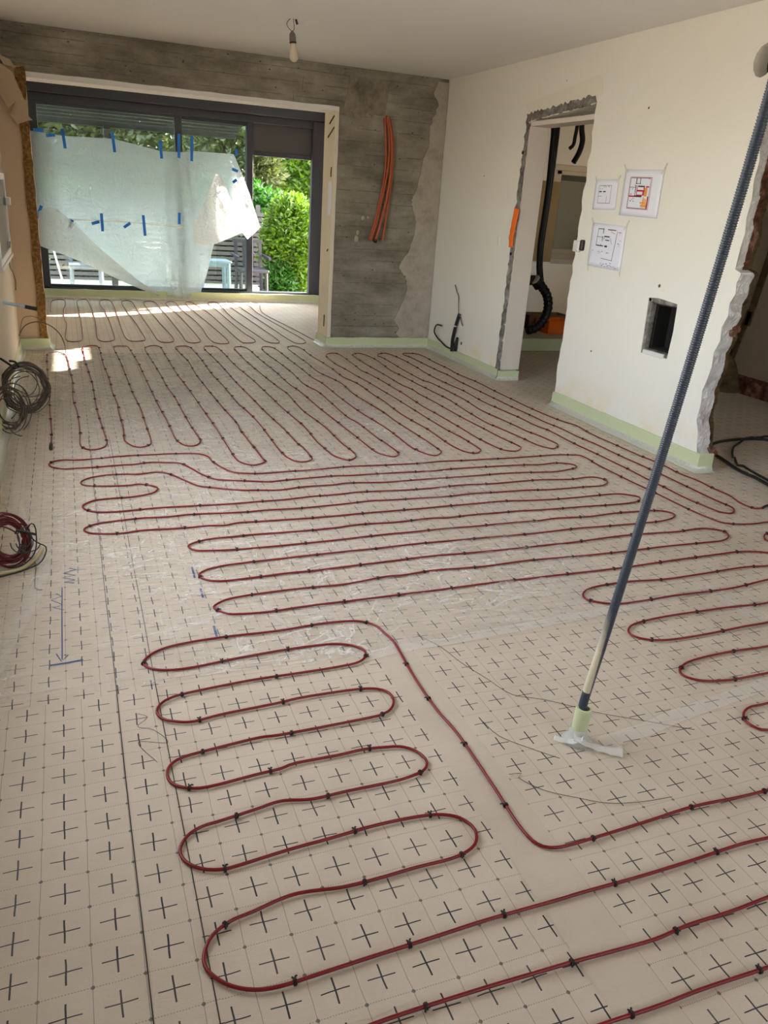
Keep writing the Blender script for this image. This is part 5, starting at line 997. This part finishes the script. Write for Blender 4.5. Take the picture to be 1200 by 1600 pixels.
# fence panels of horizontal slats
def fence(x0, x1, y, z0, z1, label):
    r = tag(empty('slat_fence', ((x0+x1)/2, y, z0)), label, 'fence', 'slat fences behind the terrace')
    me = None; n = int((z1-z0)/.085)
    for i in range(n):
        z = z0+i*.085
        if me is None:
            o = MB().box((x0, y-.012, 0), (x1, y+.012, .058)).build('slat', M_fence); me = o.data
        else:
            o = bpy.data.objects.new('slat', me); COL.objects.link(o)
        o.location = (0, 0, z); o.parent = r; o.matrix_parent_inverse = Matrix.Translation(-r.location)
    for x in (x0, (x0+x1)/2, x1): atp(MB().box((x-.035, y+.014, z0-.1), (x+.035, y+.07, z1+.04)).build('post', M_fence), r)
fence(1.9, 4.9, 13.0, -.20, 1.22, 'grey slat fence behind the leafy bush on the right')
fence(-1.4, 1.75, 13.0, -.20, 1.22, 'grey slat fence behind the terrace chair on the left')
def foliage(name, c, rad, n, mat, ls, label, cat, seed, trunk=True, group=None, shell=.55):
    rnd = random.Random(seed); c = Vector(c); b = MB()
    vs = []; fs = []
    for i in range(n):
        while True:
            d = Vector((rnd.uniform(-1, 1), rnd.uniform(-1, 1), rnd.uniform(-1, 1)))
            if shell < d.length < 1: break
        lump = 1+.16*mnoise.noise((d.x*3+seed, d.y*3, d.z*3))
        p = c + Vector((d.x*rad[0], d.y*rad[1], d.z*rad[2]))*lump
        out = (d.normalized()*.5 + Vector((rnd.uniform(-1, 1), rnd.uniform(-1, 1), rnd.uniform(-.6, .9)))).normalized()
        w = out.orthogonal().normalized(); w = (Matrix.Rotation(rnd.uniform(0, 6.28), 3, out) @ w)
        l = ls*rnd.uniform(.7, 1.3); h = l*.22; n3 = out.cross(w)
        k = len(vs)
        vs += [p, p+out*l*.5+w*h+n3*h*.3, p+out*l, p+out*l*.5-w*h+n3*h*.3]; fs += [(k, k+1, k+2, k+3)]
    b.add(vs, fs)
    root = tag(empty(name, (c.x, c.y, c.z-rad[2])), label, cat, group)
    o = atp(b.build('foliage', mat, fix=False), root); o['kind'] = 'stuff'
    if trunk:
        base = Vector((c.x, c.y, -.34))
        atp(MB().tube([base, base.lerp(c, .4)+Vector((.05, 0, 0)), c], [.05, .04, .015], 8).build('trunk', M_bark, smooth=True), root)
        for k in range(5):
            a = k*1.26; atp(MB().tube([base.lerp(c, .5), c+Vector((math.cos(a)*rad[0]*.6, math.sin(a)*rad[1]*.6, rad[2]*(.2+.1*k)-.2))], [.022, .008], 6).build('branch', M_bark), root)
    return root
foliage('leafy_bush', (3.74, 12.0, .62), (.50, .45, .84), 9500, M_leaf, .10, 'tall glossy green bush right outside the open window leaf', 'bush', 1)
foliage('leafy_bush', (3.50, 11.75, .10), (.30, .28, .36), 2200, M_leaf2, .085, 'low dark green growth at the foot of the tall bush', 'bush', 2, trunk=False)
foliage('hedge', (3.2, 13.7, .72), (1.35, .45, .93), 9000, M_leaf2, .13, 'rounded green hedge rising above the fence behind the bush', 'hedge', 3)
foliage('hedge', (-.1, 13.75, .5), (1.55, .4, .95), 7000, M_leaf2, .14, 'dark green hedge behind the left slat fence', 'hedge', 13)
foliage('garden_tree', (3.45, 15.6, 2.0), (1.0, .8, 1.05), 6000, M_leaf3, .16, 'dark olive tree behind the hedge to the left of the gap', 'tree', 4, group='trees behind the fence', shell=.2)
foliage('garden_tree', (6.1, 17.6, 2.2), (1.5, .8, 1.5), 8000, M_leaf, .17, 'yellow-green tree behind the bush at the right of the gap', 'tree', 5, group='trees behind the fence', shell=.2)
foliage('garden_tree', (.6, 18.0, 2.6), (2.8, 1.4, 2.0), 12000, M_leaf3, .22, 'pale olive tree seen above the plastic sheet at the left', 'tree', 6, group='trees behind the fence', shell=.2)
foliage('garden_tree', (5.2, 22.5, 3.0), (4.6, 1.6, 3.0), 15000, M_leaf2, .34, 'broad green tree far behind the others', 'tree', 7, group='trees behind the fence', shell=.2)
nh = tag(empty('neighbour_house', (-3.0, 28, -.3)), 'pale neighbouring house far behind the fence', 'building')
atp(MB().box((-9, 28, -.32), (3.4, 34, 5.0)).build('wall', M_house), nh)
atp(MB().prism([[(-9.4, 4.9), (3.8, 4.9), (-2.8, 7.6)]], lambda u, v, t: (u, t, v), 27.6, 34.4).build('roof', plain('brown_roof_tiles', srgb(120, 84, 66), .8)), nh)
for x in (-6, -2.5, .8):
    f_ = atp(MB().box((x, 27.95, 1.6), (x+1.2, 28.02, 3.0)).build('window', M_alu), nh)
# terrace furniture
def stool(x, y, w, h, label, rot=0.0):
    r = tag(empty('garden_table', (x, y, -.10)), label, 'table')
    atp(MB().box((x-w/2, y-w/2, h-.10-.03), (x+w/2, y+w/2, h-.10)).build('table_top', M_table, bevel=.012), r)
    for sx in (-1, 1):
        for sy in (-1, 1): atp(MB().bar((x+sx*(w/2-.04), y+sy*(w/2-.04), -.10), (x+sx*(w/2-.05), y+sy*(w/2-.05), h-.125), .045).build('leg', M_table), r)
        atp(MB().box((x+sx*(w/2-.05)-.015, y-w/2+.05, .02), (x+sx*(w/2-.05)+.015, y+w/2-.05, .06)).build('stretcher', M_table), r)
    for sy in (-1, 1): atp(MB().box((x-w/2+.05, y+sy*(w/2-.05)-.012, h-.19), (x+w/2-.05, y+sy*(w/2-.05)+.012, h-.13)).build('apron', M_table), r)
stool(2.28, 11.1, .50, .56, 'blue-grey plastic garden table outside the middle pane')
def chair(x, y, mat, label):
    r = tag(empty('garden_chair', (x, y, -.10)), label, 'chair')
    atp(MB().box((x-.24, y-.22, .28), (x+.24, y+.24, .33)).build('seat', mat, bevel=.012), r)
    for i in range(4): atp(MB().bar((x-.2+i*.133, y+.22, .33), (x-.2+i*.133, y+.30, .72), .05, .02).build('back_slat', mat), r)
    atp(MB().bar((x-.24, y+.31, .73), (x+.24, y+.31, .73), .05, .05).build('top_rail', mat), r)
    for sx in (-1, 1):
        for sy in (-1, 1): atp(MB().bar((x+sx*.21, y+sy*.2, -.10), (x+sx*.20, y+sy*.19, .29), .04).build('leg', mat), r)
        atp(MB().bar((x+sx*.25, y-.22, .50), (x+sx*.25, y+.28, .52), .04).build('armrest', mat), r)
chair(.42, 11.05, plain('grey_garden_plastic', srgb(112, 118, 130), .5), 'pale plastic garden chair outside the left pane')
chair(2.92, 11.3, M_bench, 'dark garden armchair outside the open window leaf')
tag(MB().bar((.12, 11.0, -.095), (-.12, 11.6, 1.0), .02).build('leaning_rod', M_pvc), 'thin pale rod leaning outside the left pane', 'rod')
